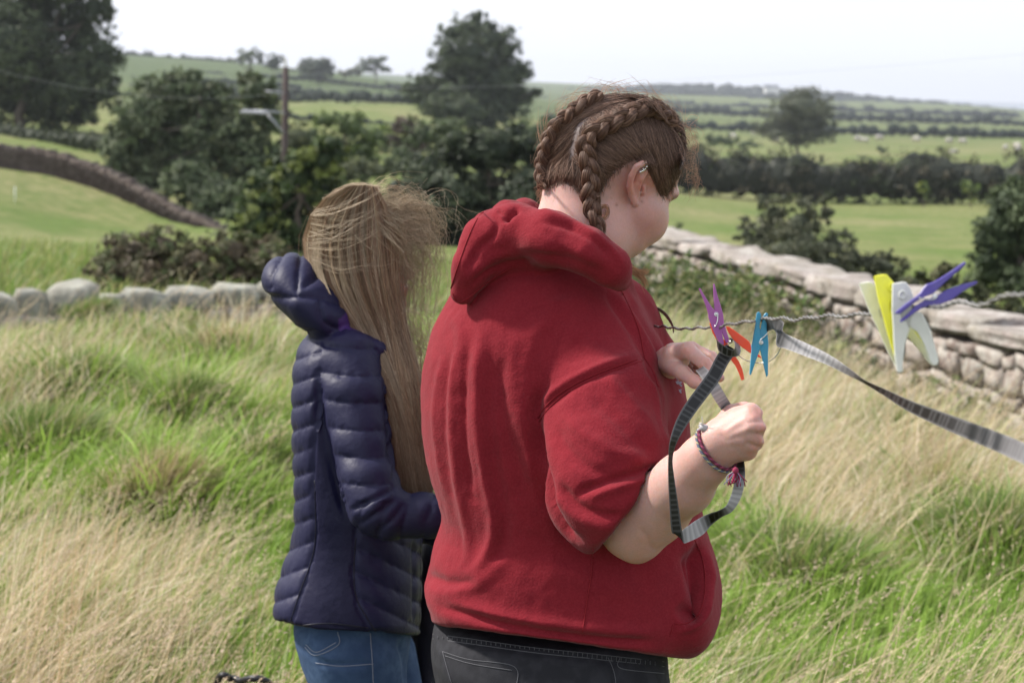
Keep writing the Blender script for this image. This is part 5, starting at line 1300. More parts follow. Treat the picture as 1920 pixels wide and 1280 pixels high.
# hood
f_hd = Field().pell(548, 523, BD-.01, 53, 46, .10, .03, -.2).pell(628, 624, BD-.03, 34, 36, .08, .03).pell(582, 552, BD-.02, 60, 46, .12, .03, -.5).pell(610, 586, BD-.05, 56, 44, .09, .03, -.6)
f_j2.p.append((f_hd, .008))
jv2, jq2 = nets(f_j2, W(480, 1220, BD)-[.02, .3, .02], W(890, 440, BD)+[.02, .35, .02], .0036)
N_ = normals(jv2, jq2); p2 = PX(jv2); px_, py_ = p2[:, 0], p2[:, 1]; xy = p2[:, :2]
# regions on the near side
armp = [(604,640),(700,640),(722,690),(727,790),(733,870),(752,918),(900,912),(900,1012),(700,1012),(664,996),(640,930),(620,850),(604,760),(598,700)]
arm = in_poly(xy, armp) & (p2[:, 2] < BD-.05)
hood_r = in_poly(xy, [(480,460),(600,460),(660,560),(662,612),(640,632),(600,620),(560,606),(480,590)]) 
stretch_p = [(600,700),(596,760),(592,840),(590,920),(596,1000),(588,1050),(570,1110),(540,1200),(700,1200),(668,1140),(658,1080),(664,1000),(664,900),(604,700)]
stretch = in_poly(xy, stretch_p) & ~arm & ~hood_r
ph = np.zeros(len(jv2)); amp = np.full(len(jv2), .0060)
# back: chevron seams
back = ~arm & ~hood_r & ~stretch & (px_ < 640)
ph = np.where(back, (py_+.35*(px_-560)-12)/44., ph)
front = ~arm & ~hood_r & ~stretch & ~back
ph = np.where(front, (py_-.48*(px_-665)-12)/46., ph)
t_ = np.clip((py_-640)/300, 0, 1)
upper = arm & (px_ < 735) & (py_ < 960)
ph = np.where(upper, (py_+.0012*(px_-665)**2-.05*(px_-600)-38)/51., ph)
elb = arm & (py_ >= 905) & (px_ >= 640); an_ = np.arctan2(px_-650, 1040-py_+20.)
fore = arm & ~upper; ph = np.where(fore | (arm & (py_ > 940)), (px_+.25*(py_-965))/43.+.3, ph)
amp = np.where(front, .0062, amp); amp = np.where(stretch | hood_r, 0, amp); amp = np.where(fore, .004, amp)
fr = ph-np.floor(ph); puff = np.sqrt(np.clip(np.sin(np.pi*fr), 0, 1))-.75
pb_ = np.minimum(smooth01((np.abs(poly_sd(xy, stretch_p))-2)/12), 1); side_w = np.where(arm | (p2[:, 2] > BD+.05), 1, pb_)
wr = 1+.3*vnoise(jv2, 28, 5)
puck = np.exp(-(np.minimum(fr, 1-fr)/.16)**2)*(vnoise(jv2*[1, 1, .35], 85, 12)+.6*vnoise(jv2*[1, 1, .4], 160, 13))*np.where(stretch | hood_r, .0, .0016)
jv2 = jv2+N_*(amp*(puff*side_w-(1-side_w)*.6)*wr+puck)[:, None]
hs = [[(566,470),(558,520),(556,556)], [(530,478),(510,515),(508,540)], [(490,552),(530,558),(560,556),(604,560),(660,580)], [(608,505),(592,522),(572,536)], [(600,560),(606,600),(640,620)]]
hd_ = np.min([poly_dist(xy, spline(np.array(s_, float), 14))[0] for s_ in hs], axis=0); hw_ = smooth01((poly_sd(xy, [(470,440),(606,450),(650,520),(668,600),(640,640),(600,626),(560,612),(470,600)])+2)/10)
jv2 = jv2+N_*(.0075*((1-np.exp(-hd_/6))-.6)*hw_*(1+.25*vnoise(jv2, 40, 3))+.0015*hw_*np.exp(-hd_/7)*vnoise(jv2, 120, 5))[:, None]
jv2 = folds(jv2, jq2, [([(650,960),(690,940),(730,920),(745,905)], 5, -.005, 'r'), ([(670,985),(710,960),(745,935)], 5, -.005, 'r'), ([(700,1000),(735,975),(760,940)], 5, -.004, 'r'),
   ([(604,1172),(640,1176),(700,1182),(780,1182)], 4, -.002, 'r'), ([(600,700),(598,760),(612,840),(632,920),(655,985)], 8, -.010, 'r'), ([(725,700),(732,800),(738,880)], 7, -.008, 'r'), ([(776,1000),(778,1180)], 4, -.006, 'r')])
N_ = normals(jv2, jq2); jv2 = jv2+N_*(.0011*fbm(jv2, 45, 3, 6))[:, None]
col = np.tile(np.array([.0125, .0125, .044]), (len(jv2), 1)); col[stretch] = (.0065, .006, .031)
inn = in_poly(xy, [(632,600),(650,585),(668,596),(672,625),(640,640)]); col[inn] = (.05, .02, .12)
cm_ = ((xy[:, 0] > 610) & (xy[:, 0] < 742) & (xy[:, 1] > 618) & (xy[:, 1] < 668) & ~arm); col[cm_] = (.012, .010, .044)
nylon = material('navy_nylon', attr=True, rough=.55, spec=.24, bump=[(120, .25, .003), (500, .15, .001)])
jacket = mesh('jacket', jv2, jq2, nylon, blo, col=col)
drj2 = Drape((jv2, jq2))
zip_m = material('zip', (.01, .01, .02), .4)
for s__ in ([(788,1010),(788,1100),(786,1180)], [(667,1008),(664,1070),(668,1120),(690,1160),(705,1184)], [(560,1172),(620,1168),(690,1176)], [(545,1164),(562,1110),(584,1050),(592,1000),(590,900)]):
    o = seam(s__, .0010, 30, .0003, zip_m, jacket, 'seam', drj2)
# ---- blue jeans
f_k = Field().loft([(570,770,1120,BD,.13),(552,775,1165,BD,.14),(556,770,1195,BD,.145),(566,764,1230,BD,.14),(582,760,1270,BD,.135),(595,758,1320,BD,.12),(610,750,1370,BD,.10)], .02, 2.2)
ya = PX(np.array([[gx, BD, gz+.1]]))[0][1]
f_k.chain([(672, 1240, BD-.05, 84), (690, 1340, BD-.05, 76), (700, 1560, BD-.07, 50), (695, ya, BD-.02, 36)], .02)
f_k.chain([(715, 1230, BD+.09, 66), (742, 1340, BD+.09, 60), (752, 1560, BD+.07, 46), (745, ya, BD+.1, 34)], .02)
kv, kq = nets(f_k, [W(540, 1200, BD)[0], BD-.3, gz+.02], [W(800, 1200, BD)[0]+.05, BD+.3, W(600, 1100, BD)[2]], .0055)
kv = folds(kv, kq, [([(590,1238),(640,1246),(700,1240)], 6, -.004, 'r'), ([(575,1190),(600,1225),(640,1240)], 8, .003, 'r'), ([(688,1188),(694,1230),(696,1290)], 4, -.002, 'r'), ([(748,1195),(760,1240),(764,1290)], 6, -.008, 'r')])
kn = normals(kv, kq); kv = kv+kn*(.002*fbm(kv, 16, 3, 3))[:, None]
blu = material('blue_denim', (.036, .066, .135), .85, spec=.2, noise=[(14, (.065, .11, .20), .7), (90, (.025, .05, .11), .5)], bump=[(900, .4, .001)])
bj = mesh('jeans', kv, kq, blu, blo); drk = Drape((kv, kq)); st2 = material('tan_stitching', (.20, .22, .28), .9)
for s__ in ([(572,1212),(592,1228),(635,1208),(633,1184)], [(574,1208),(594,1222),(630,1204)], [(694,1186),(698,1240),(700,1290)], [(592,1242),(640,1248),(700,1244)]): seam(s__, .0008, 24, .0006, st2, bj, 'stitching', drk)
for (px, D) in ((695, BD-.02), (745, BD+.1)):
    p = W(px, 1700, D); shoe(p[0], D, gz, blo, sh_m, .2)
# ---- hair: under-mass, then strands
def dprof(px, py):
    "depth of the hair surface on the near side"
    a_ = np.clip(1-((px-672)/104)**2, 0, 1)**.5*.098; lowp = .045+.03*np.clip((900-py)/400, 0, 1); t = smooth01((py-520)/150)
    return BD-(a_*(1-t)+np.maximum(a_*(1-t), lowp+.07*smooth01((py-560)/200))*t)
f_m = Field().pell(668, 446, BD, 90, 80, .086, .02).pell(700, 500, BD-.005, 60, 80, .075, .03)
f_m.chain([(678, 560, BD-.03, 40), (720, 650, BD-.05, 26), (752, 740, BD-.055, 17), (772, 820, BD-.06, 9), (780, 860, BD-.065, 5)], .03)
f_m.sub(Field().pell(790, 520, BD+.01, 42, 62, .12, .01), .012)
mv, mq = nets(f_m, W(560, 920, BD)-[.01, .22, .01], W(850, 330, BD)+[.01, .16, .01], .0045)
blond_m = material('blonde_hair', attr=True, rough=.5, spec=.35, trans=.15)
bh = mesh('hair', mv, mq, blond_m, blo, col=np.tile(np.array([.15, .095, .060]), (len(mv), 1))*(.8+.4*vnoise(mv*[6, 6, 1], 10, 3))[:, None])
GD = [spline(np.array(g, float), 16) for g in (
  [(650,350),(597,384),(575,450),(584,505),(612,560),(655,625),(700,690),(738,760),(758,830),(764,905)],
  [(662,348),(612,388),(596,455),(606,515),(640,580),(690,650),(730,725),(755,800),(766,860),(772,920)],
  [(672,347),(640,400),(630,470),(645,540),(680,610),(722,690),(752,770),(770,840),(778,880),(786,922)],
  [(684,347),(672,410),(670,480),(688,550),(718,630),(746,710),(770,790),(782,850),(790,890),(796,916)],
  [(696,349),(706,415),(710,490),(725,570),(745,650),(765,730),(782,800),(792,850),(798,880),(804,912)],
  [(704,351),(733,405),(744,470),(746,540),(760,620),(780,700),(793,780),(802,840),(806,880),(812,900)])]
GD = np.array(GD)
n = 7600; u = rng.random(n)**.9*(len(GD)-1.001); i0 = u.astype(int); fr_ = (u-i0)[:, None, None]
base = GD[i0]*(1-fr_)+GD[i0+1]*fr_                              # n,16,2
lock = rng.normal(size=(90, 2))*[7, 3]; lid = (u/(len(GD)-1)*89).astype(int); tt = np.linspace(0, 1, 16)
wav = np.sin(tt[None]*rng.uniform(4, 10, (90, 1))+rng.uniform(0, 6, (90, 1)))*rng.uniform(3, 11, (90, 1))
base[:, :, 0] += (wav[lid]+lock[lid, :1]*tt)*(tt*1.3) + rng.normal(size=(n, 1))*3.2*(.3+tt) + np.sin(tt*rng.uniform(3, 14, (n, 1))+rng.uniform(0, 6, (n, 1)))*1.6*tt
base[:, :, 1] += rng.normal(size=(n, 1))*6*tt
stray = rng.random(n) < .16; base[stray, :, 0] += (rng.normal(size=(stray.sum(), 1))*20)*tt**1.3*(1+.5*np.sin(tt*9))
base[:, :, 0] += np.sin(tt[None]*rng.uniform(5, 10, (90, 1))[lid]+rng.uniform(0, 6, (90, 1))[lid])*3.4*np.minimum(tt*3, 1)+np.sin(tt*rng.uniform(8, 20, (n, 1))+rng.uniform(0, 6, (n, 1)))*1.3*np.minimum(tt*3, 1)
dep = dprof(base[..., 0], base[..., 1])+rng.uniform(-.006, .012, (n, 1))+lock[lid, 1:2]*.0012
P = W(base[..., 0].ravel(), base[..., 1].ravel(), dep.ravel()).reshape(n, 16, 3)
pal = np.array([(.42,.29,.18),(.56,.43,.29),(.28,.18,.115),(.68,.55,.39),(.36,.225,.13)])
lc = pal[rng.integers(0, 5, 90)]; cc = lc[lid]*.7+pal[rng.integers(0, 5, n)]*.3; cc *= rng.uniform(.6, 1.15, (n, 1))*rng.uniform(.7, 1.1, (90, 1))[lid]
V, Q, C = tubes3(P, rng.uniform(.00022, .00048, n), cc, .3); A_ = Acc(); A_.add(V, Q, C)
# wind-blown layer across the crown and off to the right
W2 = []
for k in range(1150):
    t = rng.random()
    if t < .13:      # thin locks swept round the back of the head
        l_ = rng.integers(0, 14); y0 = 390+(l_*29 % 14)*7.5+rng.normal()*2.5; x0 = 580+abs(y0-450)*.15+rng.normal()*3; s_ = (l_*37 % 13)/10-.2; q = [(x0, y0), (x0+45, y0+14-26*s_), (x0+95, y0+6-46*s_), (735, y0-10-60*s_), (782+rng.normal()*16, y0-10+rng.normal()*30)]
        D = [.082, .096, .099, .072, .03]
    elif t < .50:    # fan from the crown over the side of the head to the front
        x0 = rng.uniform(605, 700); y0 = 357+abs(x0-660)*.28; dy = rng.uniform(0, 1)**1.3; q = [(x0, y0), (x0+28, y0+8+60*dy), (x0+62, y0+16+95*dy), (745+rng.normal()*6, y0+30+115*dy), (785+rng.normal()*20, y0+60+140*dy+rng.normal()*25)]
        D = [.03+.03*dy, .06+.03*dy, .075+.02*dy, .055, .03]
    elif t < .90:    # blown out in front of the face, wavy
        y0 = rng.choice([rng.uniform(372, 470), rng.uniform(575, 660)], p=[.7, .3]); x0 = 742+rng.normal()*8; sp = rng.uniform(20, 92); dn = 1 if y0 > 500 else rng.uniform(.15, 1.3)
        q = [(x0, y0), (x0+sp*.6, y0+rng.uniform(-25, 20)*dn), (x0+sp, y0+rng.uniform(10, 80)*dn), (x0+sp*rng.uniform(.55, 1.1), y0+rng.uniform(50, 150)*dn), (x0+sp*rng.uniform(.1, 1.2), y0+rng.uniform(90, 290)*dn)]
        D = [.05, .04, .02, .0, -.02]
    else:
        x0 = 700+rng.normal()*40; y0 = 362+rng.uniform(0, 40); q = [(x0, y0), (x0+25, y0-rng.uniform(0, 18)), (x0+55, y0-rng.uniform(-20, 16)), (x0+80, y0+rng.uniform(-10, 50)), (x0+75+rng.normal()*25, y0+rng.uniform(20, 100))]
        D = [.05, .03, .01, -.02, .0]
    q = np.array(q, float)+rng.normal(size=(5, 2))*[5, 4]*np.array([.3, .5, .7, 1, 1])[:, None]; q = np.c_[q, BD-np.array(D)+rng.normal()*.010]; q = spline(q, 16)
    tq = np.linspace(0, 1, 16); w0 = rng.uniform(.5, 5)*tq; q[:, 0] += w0*np.sin(tq*rng.uniform(6, 18)+rng.uniform(0, 6)); q[:, 1] += w0*np.cos(tq*rng.uniform(6, 18)+rng.uniform(0, 6))
    W2.append(W(q[:, 0], q[:, 1], q[:, 2]))
cap0 = np.array([(712,352,.01),(685,346,.02),(655,347,.025),(625,360,.025),(600,386,.025),(584,422,.02),(576,462,.02),(582,512,.03),(612,566,.06)], float)
for k in range(700):
    o_ = rng.random()**1.2*34; q = cap0.copy(); c_0 = np.array([668, 445]); v_ = q[:, :2]-c_0; v_ /= np.linalg.norm(v_, axis=1)[:, None]; sh = o_*np.sin(np.linspace(.35, 2.6, 9)); q[:, :2] -= v_*sh[:, None]; q[:, :2] += rng.normal(size=(9, 2))*1.3+v_*max(0, rng.normal())*1.5
    q[:, 2] += .075*np.sqrt(sh/40); q[:, 2] = BD-q[:, 2]; q = spline(q[rng.integers(0, 2):9-rng.integers(0, 3)], 16); W2.append(W(q[:, 0], q[:, 1], q[:, 2]))
W2 = np.array(W2); n2 = len(W2); V, Q, C = tubes3(W2, rng.uniform(.00016, .00038, n2), np.array([(.50, .40, .28)])*rng.uniform(.65, 1.35, (n2, 1)), .4); A_.add(V, Q, C)
o = A_.build('hair_strands', blond_m, None); o['kind'] = 'stuff'; o.parent = bh
# black bag held at her side, seen in the gap between the two women
f_g = Field().pell(812, 1085, BD+.18, 36, 80, .07, .02).pell(806, 1180, BD+.18, 38, 90, .06, .03).pell(802, 1290, BD+.18, 28, 90, .05, .03)
v, q = nets(f_g, W(740, 1420, BD+.18)-[0, .12, 0], W(880, 980, BD+.18)+[.02, .12, .02], .006)
g0_ = v.mean(0); vn = v+normals(v, q)*(.006*fbm(v, 14, 3, 2))[:, None]
bagr = empty('shoulder_bag', g0_, 'black cloth bag hanging in the gap between the two women', 'bag'); mesh('pouch', vn, q, material('black_cloth', (.012, .012, .022), .85, bump=[(30, .5, .01)]), bagr)
a = Acc(); tube(a, W(np.array([790, 800, 822, 842]), np.array([1075, 1000, 1040, 1090]), BD+.18), .006, 6); a.build('strap', material('bag_strap', (.03, .03, .04), .7), bagr)

# ================================================================== wire, pegs, film
wire_c = [(1040,612,3.75),(1100,612,3.3),(1180,613,2.80),(1240,612,2.50),(1262,615,2.40),(1290,616,2.30),(1318,614,2.20),(1345,614,2.11),(1368,607,2.05),(1395,604,1.98),(1416,600,1.93),(1440,597,1.88),(1470,597,1.81),(1495,599,1.76),(1530,594,1.69),(1570,592,1.62),(1610,590,1.56),(1650,583,1.50),(1700,575,1.437),(1745,576,1.39),(1790,568,1.33),(1835,570,1.28),(1880,558,1.24),(1930,548,1.19),(2060,520,1.08),(2300,470,.95)]
wp = np.array(wire_c, float); wq = spline(wp, 420); WP = W(wq[:, 0], wq[:, 1], wq[:, 2])
L = np.concatenate([[0], np.cumsum(np.linalg.norm(np.diff(WP, axis=0), axis=1))])
T, N1, B1 = frames(WP); WP = WP+np.array([0, 0, 1])*(.0012*np.sin(L*75))[:, None]
wr_root = empty('line_wire', W(1430, 598, 1.9), 'grey twisted wire washing line strung across the right half of the photo', 'wire')
wm = material('dull_wire', (.16, .155, .15), .42, metal=.5, spec=.5, noise=[(60, (.28, .27, .25), .6)])
for k in range(2):
    ph_ = L/.030*2*np.pi+k*np.pi; P = WP+N1*(np.cos(ph_)*.00105)[:, None]+B1*(np.sin(ph_)*.00105)[:, None]
    a = Acc(); tube(a, P, .00125, 8); a.build('strand', wm, wr_root)

def ppoly(P0, poly, D, thick, inset=.0007, tiltd=0.0, ctr=None):
    "a flat plastic leg: outline traced in the picture plane at depth D, with real thickness and bevelled rims"
    p = np.array(poly, float); n = len(p); area = 0.5*np.sum(p[:, 0]*np.roll(p[:, 1], -1)-np.roll(p[:, 0], -1)*p[:, 1])
    if area < 0: p = p[::-1]
    e = np.roll(p, -1, 0)-np.roll(p, 1, 0); nn = np.stack([-e[:, 1], e[:, 0]], 1); nn /= np.maximum(np.linalg.norm(nn, axis=1), 1e-6)[:, None]
    ins = p+nn*inset/D*F*1.0
    ring = [W(ins[:, 0], ins[:, 1], D-thick/2), W(p[:, 0], p[:, 1], D-thick/2+inset), W(p[:, 0], p[:, 1], D+thick/2-inset), W(ins[:, 0], ins[:, 1], D+thick/2)]
    return np.concatenate(ring), n
def leg_mesh(name, poly, D, thick, mat, parent, holes=None):
    import bmesh
    V, n = ppoly(None, poly, D, thick); bm = bmesh.new(); vs = [bm.verts.new(v.tolist()) for v in V]
    for r_ in range(3):
        for k in range(n):
            kk = (k+1) % n; bm.faces.new([vs[r_*n+k], vs[r_*n+kk], vs[(r_+1)*n+kk], vs[(r_+1)*n+k]])
    f1 = bm.faces.new(vs[:n][::-1]); f2 = bm.faces.new(vs[3*n:]); bmesh.ops.triangulate(bm, faces=[f1, f2]); bmesh.ops.recalc_face_normals(bm, faces=bm.faces)
    me = bpy.data.meshes.new(name); bm.to_mesh(me); bm.free(); me.materials.append(mat)
    o = bpy.data.objects.new(name, me); SC.collection.objects.link(o); o.parent = parent; o.matrix_parent_inverse = Matrix.Translation(-parent.location); return o
def plastic(name, c, rough=.42): return material(name, c, rough, spec=.45, noise=[(120, tuple(.8*v+.05 for v in c), .45)], bump=[(90, .15, .001)])
steel = material('spring_steel', (.7, .7, .7), .25, metal=1)
def pegthing(label, at, legs, mat, D, thick, spring=None, coil=None):
    root = empty('clothes_peg', W(at[0], at[1], D), label, 'clothes peg', 'clothes pegs on the wire')
    for k, pl in enumerate(legs): leg_mesh('leg', pl, D+(.0006 if k else 0), thick-(.0012 if k else 0), mat, root)
    if spring:
        a = Acc(); tube(a, W(*np.array([(x, y) for x, y in spline(np.array(spring, float), 16)]).T, D-thick/2-.0008), .00065, 6)
        cx_, cy_ = coil; th_ = np.linspace(0, 2*np.pi*1.6, 24); r_ = 3.4
        tube(a, W(cx_+r_*np.cos(th_), cy_+r_*np.sin(th_), D-thick/2-.0009+.0002*th_), .00065, 6)
        tube(a, W(cx_+0*th_[:2], cy_+0*th_[:2], np.array([D-thick/2-.001, D+thick/2+.001])), .0016, 8)
        a.build('spring', steel, root)
    return root
blue_p = plastic('teal_blue_plastic', (.035, .26, .42)); purple_p = plastic('magenta_purple_plastic', (.34, .085, .31)); redp = plastic('orange_red_plastic', (.85, .075, .02)); viol = plastic('violet_plastic', (.105, .075, .36)); whitep = plastic('cream_plastic', (.74, .74, .68)); yel = plastic('yellow_plastic', (.86, .84, .06))
pegthing('teal blue plastic peg hanging straight down with its jaws on the wire', (1424,640), [[(1419,586),(1423,584),(1427,588),(1427,598),(1424,612),(1428,628),(1430,642),(1425,655),(1416,680),(1408,703),(1405,701),(1407,676),(1409,654),(1408,648),(1414,636),(1413,628),(1417,612),(1417,598)],
    [(1432,590),(1436,586),(1440,588),(1439,599),(1434,609),(1439,624),(1441,644),(1440,668),(1440,702),(1437,707),(1433,692),(1425,655),(1423,640),(1425,622),(1428,606)]], blue_p, 1.91, .011, [(1439,624),(1434,630),(1427,636),(1424,642)], (1427,642))
pegthing('magenta purple plastic peg clipped upright with open handles above the wire', (1345,592), [[(1310,541),(1313,540),(1317,547),(1326,562),(1334,575),(1341,583),(1350,605),(1354,625),(1358,645),(1351,646),(1341,628),(1334,611),(1328,595),(1328,589),(1324,575)],
    [(1337,532),(1340,532),(1345,553),(1352,575),(1356,589),(1357,602),(1362,620),(1367,635),(1366,642),(1361,643),(1353,622),(1345,600),(1340,585),(1338,560)]], purple_p, 2.10, .010, [(1346,592),(1345,602),(1342,610),(1339,613)], (1343,589))
pegthing('orange red plastic peg hooked behind the purple one, handles pointing down right', (1375,640), [[(1361,612),(1366,612),(1377,619),(1392,630),(1405,640),(1412,655),(1426,667),(1428,672),(1421,669),(1404,660),(1390,650),(1383,645),(1376,638),(1366,624)],
    [(1330,606),(1335,605),(1343,616),(1352,632),(1362,640),(1371,655),(1378,667),(1386,678),(1392,692),(1396,711),(1390,713),(1386,701),(1379,686),(1370,674),(1358,660),(1346,642),(1336,624)]], redp, 2.125, .009, [(1372,636),(1366,645),(1362,655)], (1370,640))
pegthing('violet plastic peg biting the wire over the white ones, handles pointing up right', (1735,555), [[(1807,491),(1811,492),(1811,496),(1790,514),(1768,533),(1757,544),(1749,551),(1735,556),(1717,566),(1688,589),(1677,588),(1680,583),(1697,570),(1714,558),(1724,550),(1730,541),(1737,533),(1749,529),(1765,520),(1785,507)],
    [(1830,527),(1833,528),(1831,532),(1815,541),(1799,551),(1785,562),(1768,569),(1750,573),(1730,577),(1715,587),(1700,598),(1689,605),(1687,600),(1702,587),(1716,573),(1734,562),(1754,555),(1774,544),(1790,537),(1808,532)]], viol, 1.395, .011, [(1722,558),(1737,561),(1752,560),(1758,552)], (1753,555))
def moulded(label, off, D, mat):
    L1 = [(1673,532),(1680,530),(1692,528),(1699,529),(1707,541),(1712,553),(1713,562),(1700,575),(1692,582),(1690,594),(1701,604),(1706,617),(1702,628),(1697,645),(1694,670),(1692,695),(1686,699),(1681,696),(1677,665),(1675,635),(1674,610),(1672,580)]
    L2 = [(1711,589),(1720,585),(1728,586),(1736,600),(1744,617),(1749,635),(1755,655),(1760,677),(1757,684),(1750,685),(1744,679),(1739,663),(1733,648),(1726,634),(1719,622),(1706,614),(1702,602)]
    s = lambda L: [(x+off[0]+(y-600)*off[2], y+off[1]) for x, y in L]
    r_ = pegthing(label, (1700+off[0], 600+off[1]), [s(L1), s(L2)], mat, D, .012)
    a = Acc(); th_ = np.linspace(0, 2*np.pi, 20); tube(a, W(1692+off[0]+6*np.cos(th_), 553+off[1]+7*np.sin(th_), D-.0065), .0010, 6, caps=False); a.build('ring', mat, r_); return r_
moulded('cream white plastic peg nearest the camera beside the violet one', (0, 0, 0), 1.425, whitep)
moulded('bright yellow plastic peg sandwiched between two cream ones', (-20, -14, .22), 1.447, yel)
moulded('cream white plastic peg at the back, behind the yellow one', (-36, 0, .40), 1.468, whitep)
# small dark hole at the front white peg
a = Acc(); tube(a, W(np.array([1707, 1707]), np.array([609, 609]), np.array([1.417, 1.43])), .0019, 10); p0 = W(1707, 609, 1.42)

film_m = material('film_base', attr=True, rough=.38, spec=.32, trans=.06)
def film(name, label, ctrl, twidth=.016, shade=None, pitch=.0075, seed=0):
    """ctrl rows: px, py, D, ex, ey, wpx, edge depth offset : centre and the picture direction and width of the strip there, tone"""
    c = np.array(ctrl, float); q = spline(c, 260); e = q[:, 3:5]/np.linalg.norm(q[:, 3:5], axis=1)[:, None]; hw = q[:, 5]/2
    Aa = W(q[:, 0]-e[:, 0]*hw, q[:, 1]-e[:, 1]*hw, q[:, 2]-q[:, 6]); Bb = W(q[:, 0]+e[:, 0]*hw, q[:, 1]+e[:, 1]*hw, q[:, 2]+q[:, 6])
    ws = np.array([0, .04, .08, .16, .84, .92, .96, 1.]); Cn = (Aa+Bb)/2
    L = np.concatenate([[0], np.cumsum(np.linalg.norm(np.diff(Cn, axis=0), axis=1))])
    G = Aa[:, None]*(1-ws)[None, :, None]+Bb[:, None]*ws[None, :, None]
    T = np.gradient(Cn, axis=0); Nn = np.cross(T, Bb-Aa); Nn /= np.maximum(np.linalg.norm(Nn, axis=1), 1e-9)[:, None]
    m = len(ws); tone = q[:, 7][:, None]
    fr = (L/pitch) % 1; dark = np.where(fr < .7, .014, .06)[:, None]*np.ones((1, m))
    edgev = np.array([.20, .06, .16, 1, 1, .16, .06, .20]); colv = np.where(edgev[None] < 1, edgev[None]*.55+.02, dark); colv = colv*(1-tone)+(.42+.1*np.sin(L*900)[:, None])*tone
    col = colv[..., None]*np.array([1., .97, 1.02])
    i = np.arange(len(q)-1)[:, None]*m; j = np.arange(m-1)[None]; Qf = np.stack([i+j, i+j+1, i+m+j+1, i+m+j], -1).reshape(-1, 4)
    V1 = (G+Nn[:, None]*.00012).reshape(-1, 3); V2 = (G-Nn[:, None]*.00012).reshape(-1, 3); k = len(V1)
    rim = []
    for jj in (0, m-1):
        a0 = np.arange(len(q)-1)*m+jj; rim.append(np.stack([a0, a0+m, a0+m+k, a0+k], -1))
    o0 = Cn[0]; V = np.concatenate([V1, V2])-o0
    o = mesh(name, V, [np.concatenate([Qf, Qf[:, ::-1]+k]+rim)], film_m, None, col=np.concatenate([col.reshape(-1, 3)]*2)); o.location = o0.tolist(); return tag(o, label, 'film strip')
film('film_strip', 'dark film strip looping from the purple peg down round her forearm to her hands', [
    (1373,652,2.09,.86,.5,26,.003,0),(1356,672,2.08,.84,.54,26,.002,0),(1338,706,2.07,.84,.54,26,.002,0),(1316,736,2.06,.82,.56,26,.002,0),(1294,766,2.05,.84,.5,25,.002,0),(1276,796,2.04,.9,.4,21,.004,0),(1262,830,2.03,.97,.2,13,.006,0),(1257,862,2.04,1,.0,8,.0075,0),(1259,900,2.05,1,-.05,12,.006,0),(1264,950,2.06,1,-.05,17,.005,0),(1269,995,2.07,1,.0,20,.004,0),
    (1276,1008,2.075,.5,.85,20,.003,.0),(1288,1002,2.08,.1,1,28,.002,.75),(1312,988,2.085,.35,.94,30,.002,.7),(1330,974,2.09,.3,.95,22,.004,.0),(1352,962,2.09,.2,.98,14,.006,.0),(1368,952,2.09,.75,.6,16,.005,.6),(1380,930,2.09,.98,.18,19,.003,.85),(1386,906,2.09,.98,.12,19,.003,.4),(1388,880,2.11,1,.05,18,.003,0),(1384,850,2.16,1,.0,18,.003,0),(1378,810,2.16,1,0,18,.003,0),(1368,775,2.15,.85,-.5,20,.003,.2),(1352,748,2.12,.85,-.52,22,.003,.75),(1338,724,2.11,.85,-.52,22,.003,.7),(1326,706,2.12,.85,-.5,20,.003,.2),(1312,690,2.2,.85,-.5,18,.003,0)])
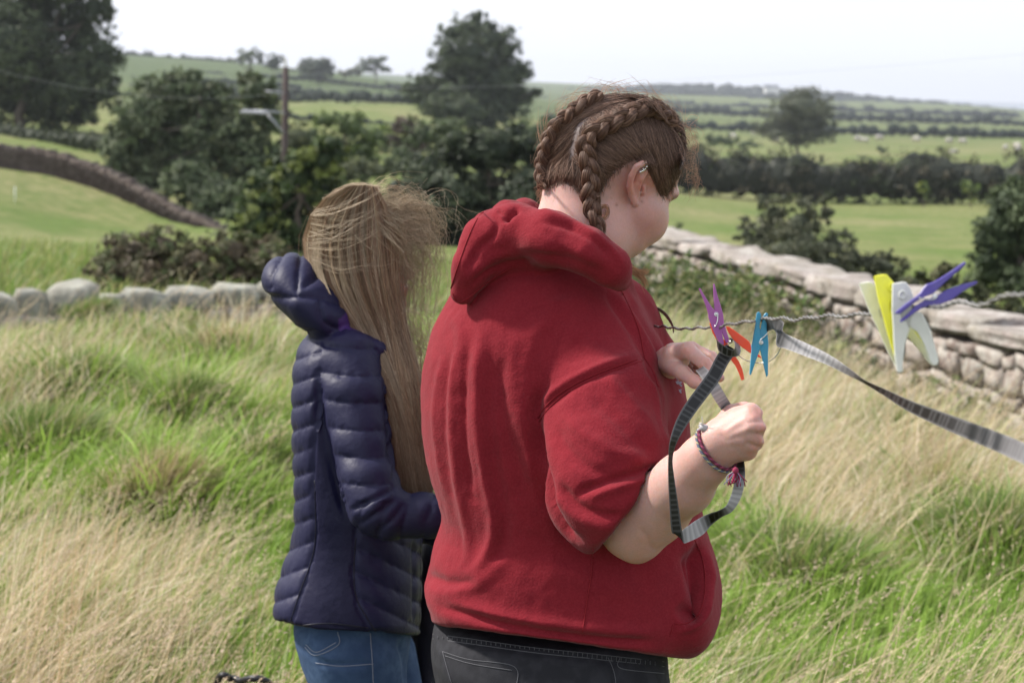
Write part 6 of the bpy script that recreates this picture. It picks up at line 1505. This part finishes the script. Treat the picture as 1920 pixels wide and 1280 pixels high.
# collar of film knotted round the purple peg
film('film_strip', 'short curl of dark film wrapped under the jaws of the purple peg', [
    (1343,634,2.075,.1,1,10,.006,0),(1347,648,2.065,.0,1,17,.004,0),(1360,658,2.06,-.1,1,17,.003,0),(1374,662,2.065,-.1,1,14,.004,0),(1382,655,2.08,.4,.9,22,.005,.1),(1380,642,2.1,.7,.7,22,.005,.1),(1370,636,2.14,.9,.3,16,.005,0)])
film('film_strip', 'long film strip running from the blue peg down to the lower right, half twisted', [
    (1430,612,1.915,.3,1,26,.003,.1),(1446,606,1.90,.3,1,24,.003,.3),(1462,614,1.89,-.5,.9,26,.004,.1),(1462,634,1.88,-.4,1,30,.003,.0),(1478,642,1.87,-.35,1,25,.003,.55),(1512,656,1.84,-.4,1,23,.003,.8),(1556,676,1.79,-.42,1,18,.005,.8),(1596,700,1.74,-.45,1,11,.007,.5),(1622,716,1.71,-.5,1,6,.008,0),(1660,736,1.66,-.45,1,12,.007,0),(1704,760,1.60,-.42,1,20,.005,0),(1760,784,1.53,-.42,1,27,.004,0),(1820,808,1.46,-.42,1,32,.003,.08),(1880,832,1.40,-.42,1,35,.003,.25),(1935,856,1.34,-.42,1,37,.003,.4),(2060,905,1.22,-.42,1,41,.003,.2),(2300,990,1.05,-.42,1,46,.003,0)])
a = Acc(); tube(a, W(*spline(np.array([(1382,664,2.07),(1398,675,2.0),(1420,680,1.94),(1440,678,1.925),(1456,666,1.91),(1466,648,1.90)], float), 24).T), .0006, 6)
o = a.build('metal_loop', steel, None); tag(o, 'thin curved metal wire loop between the purple and blue pegs', 'wire')
film('film_strip', 'short dark film tail curling beside the chest of the woman in red', [(1218,574,2.62,.2,1,3,.006,.7),(1232,578,2.6,-.3,1,5,.006,.7),(1246,588,2.6,-.6,.8,6,.006,.7),(1256,601,2.6,-.85,.5,5,.006,.7),(1262,614,2.6,-1,.1,3,.007,.7),(1263,624,2.6,-1,0,2,.007,.7)])
# black hose lying in the grass at the bottom edge
hz = [W(x, y, D) for x, y, D in [(404,1290,3.95),(412,1268,3.9),(422,1266,3.88),(432,1271,3.9),(442,1272,3.9),(452,1277,3.88),(462,1273,3.86),(478,1271,3.84),(494,1274,3.84),(506,1281,3.86),(524,1300,3.9)]]
a = Acc(); hp0 = np.array(hz[0]); tube(a, spline(np.array(hz)-hp0, 40), .009, 8); o = a.build('rubber_hose', material('black_rubber', (.012, .012, .015), .4), None); o.location = hp0.tolist(); tag(o, 'black rubber hose half buried in the grass at the bottom edge', 'hose')
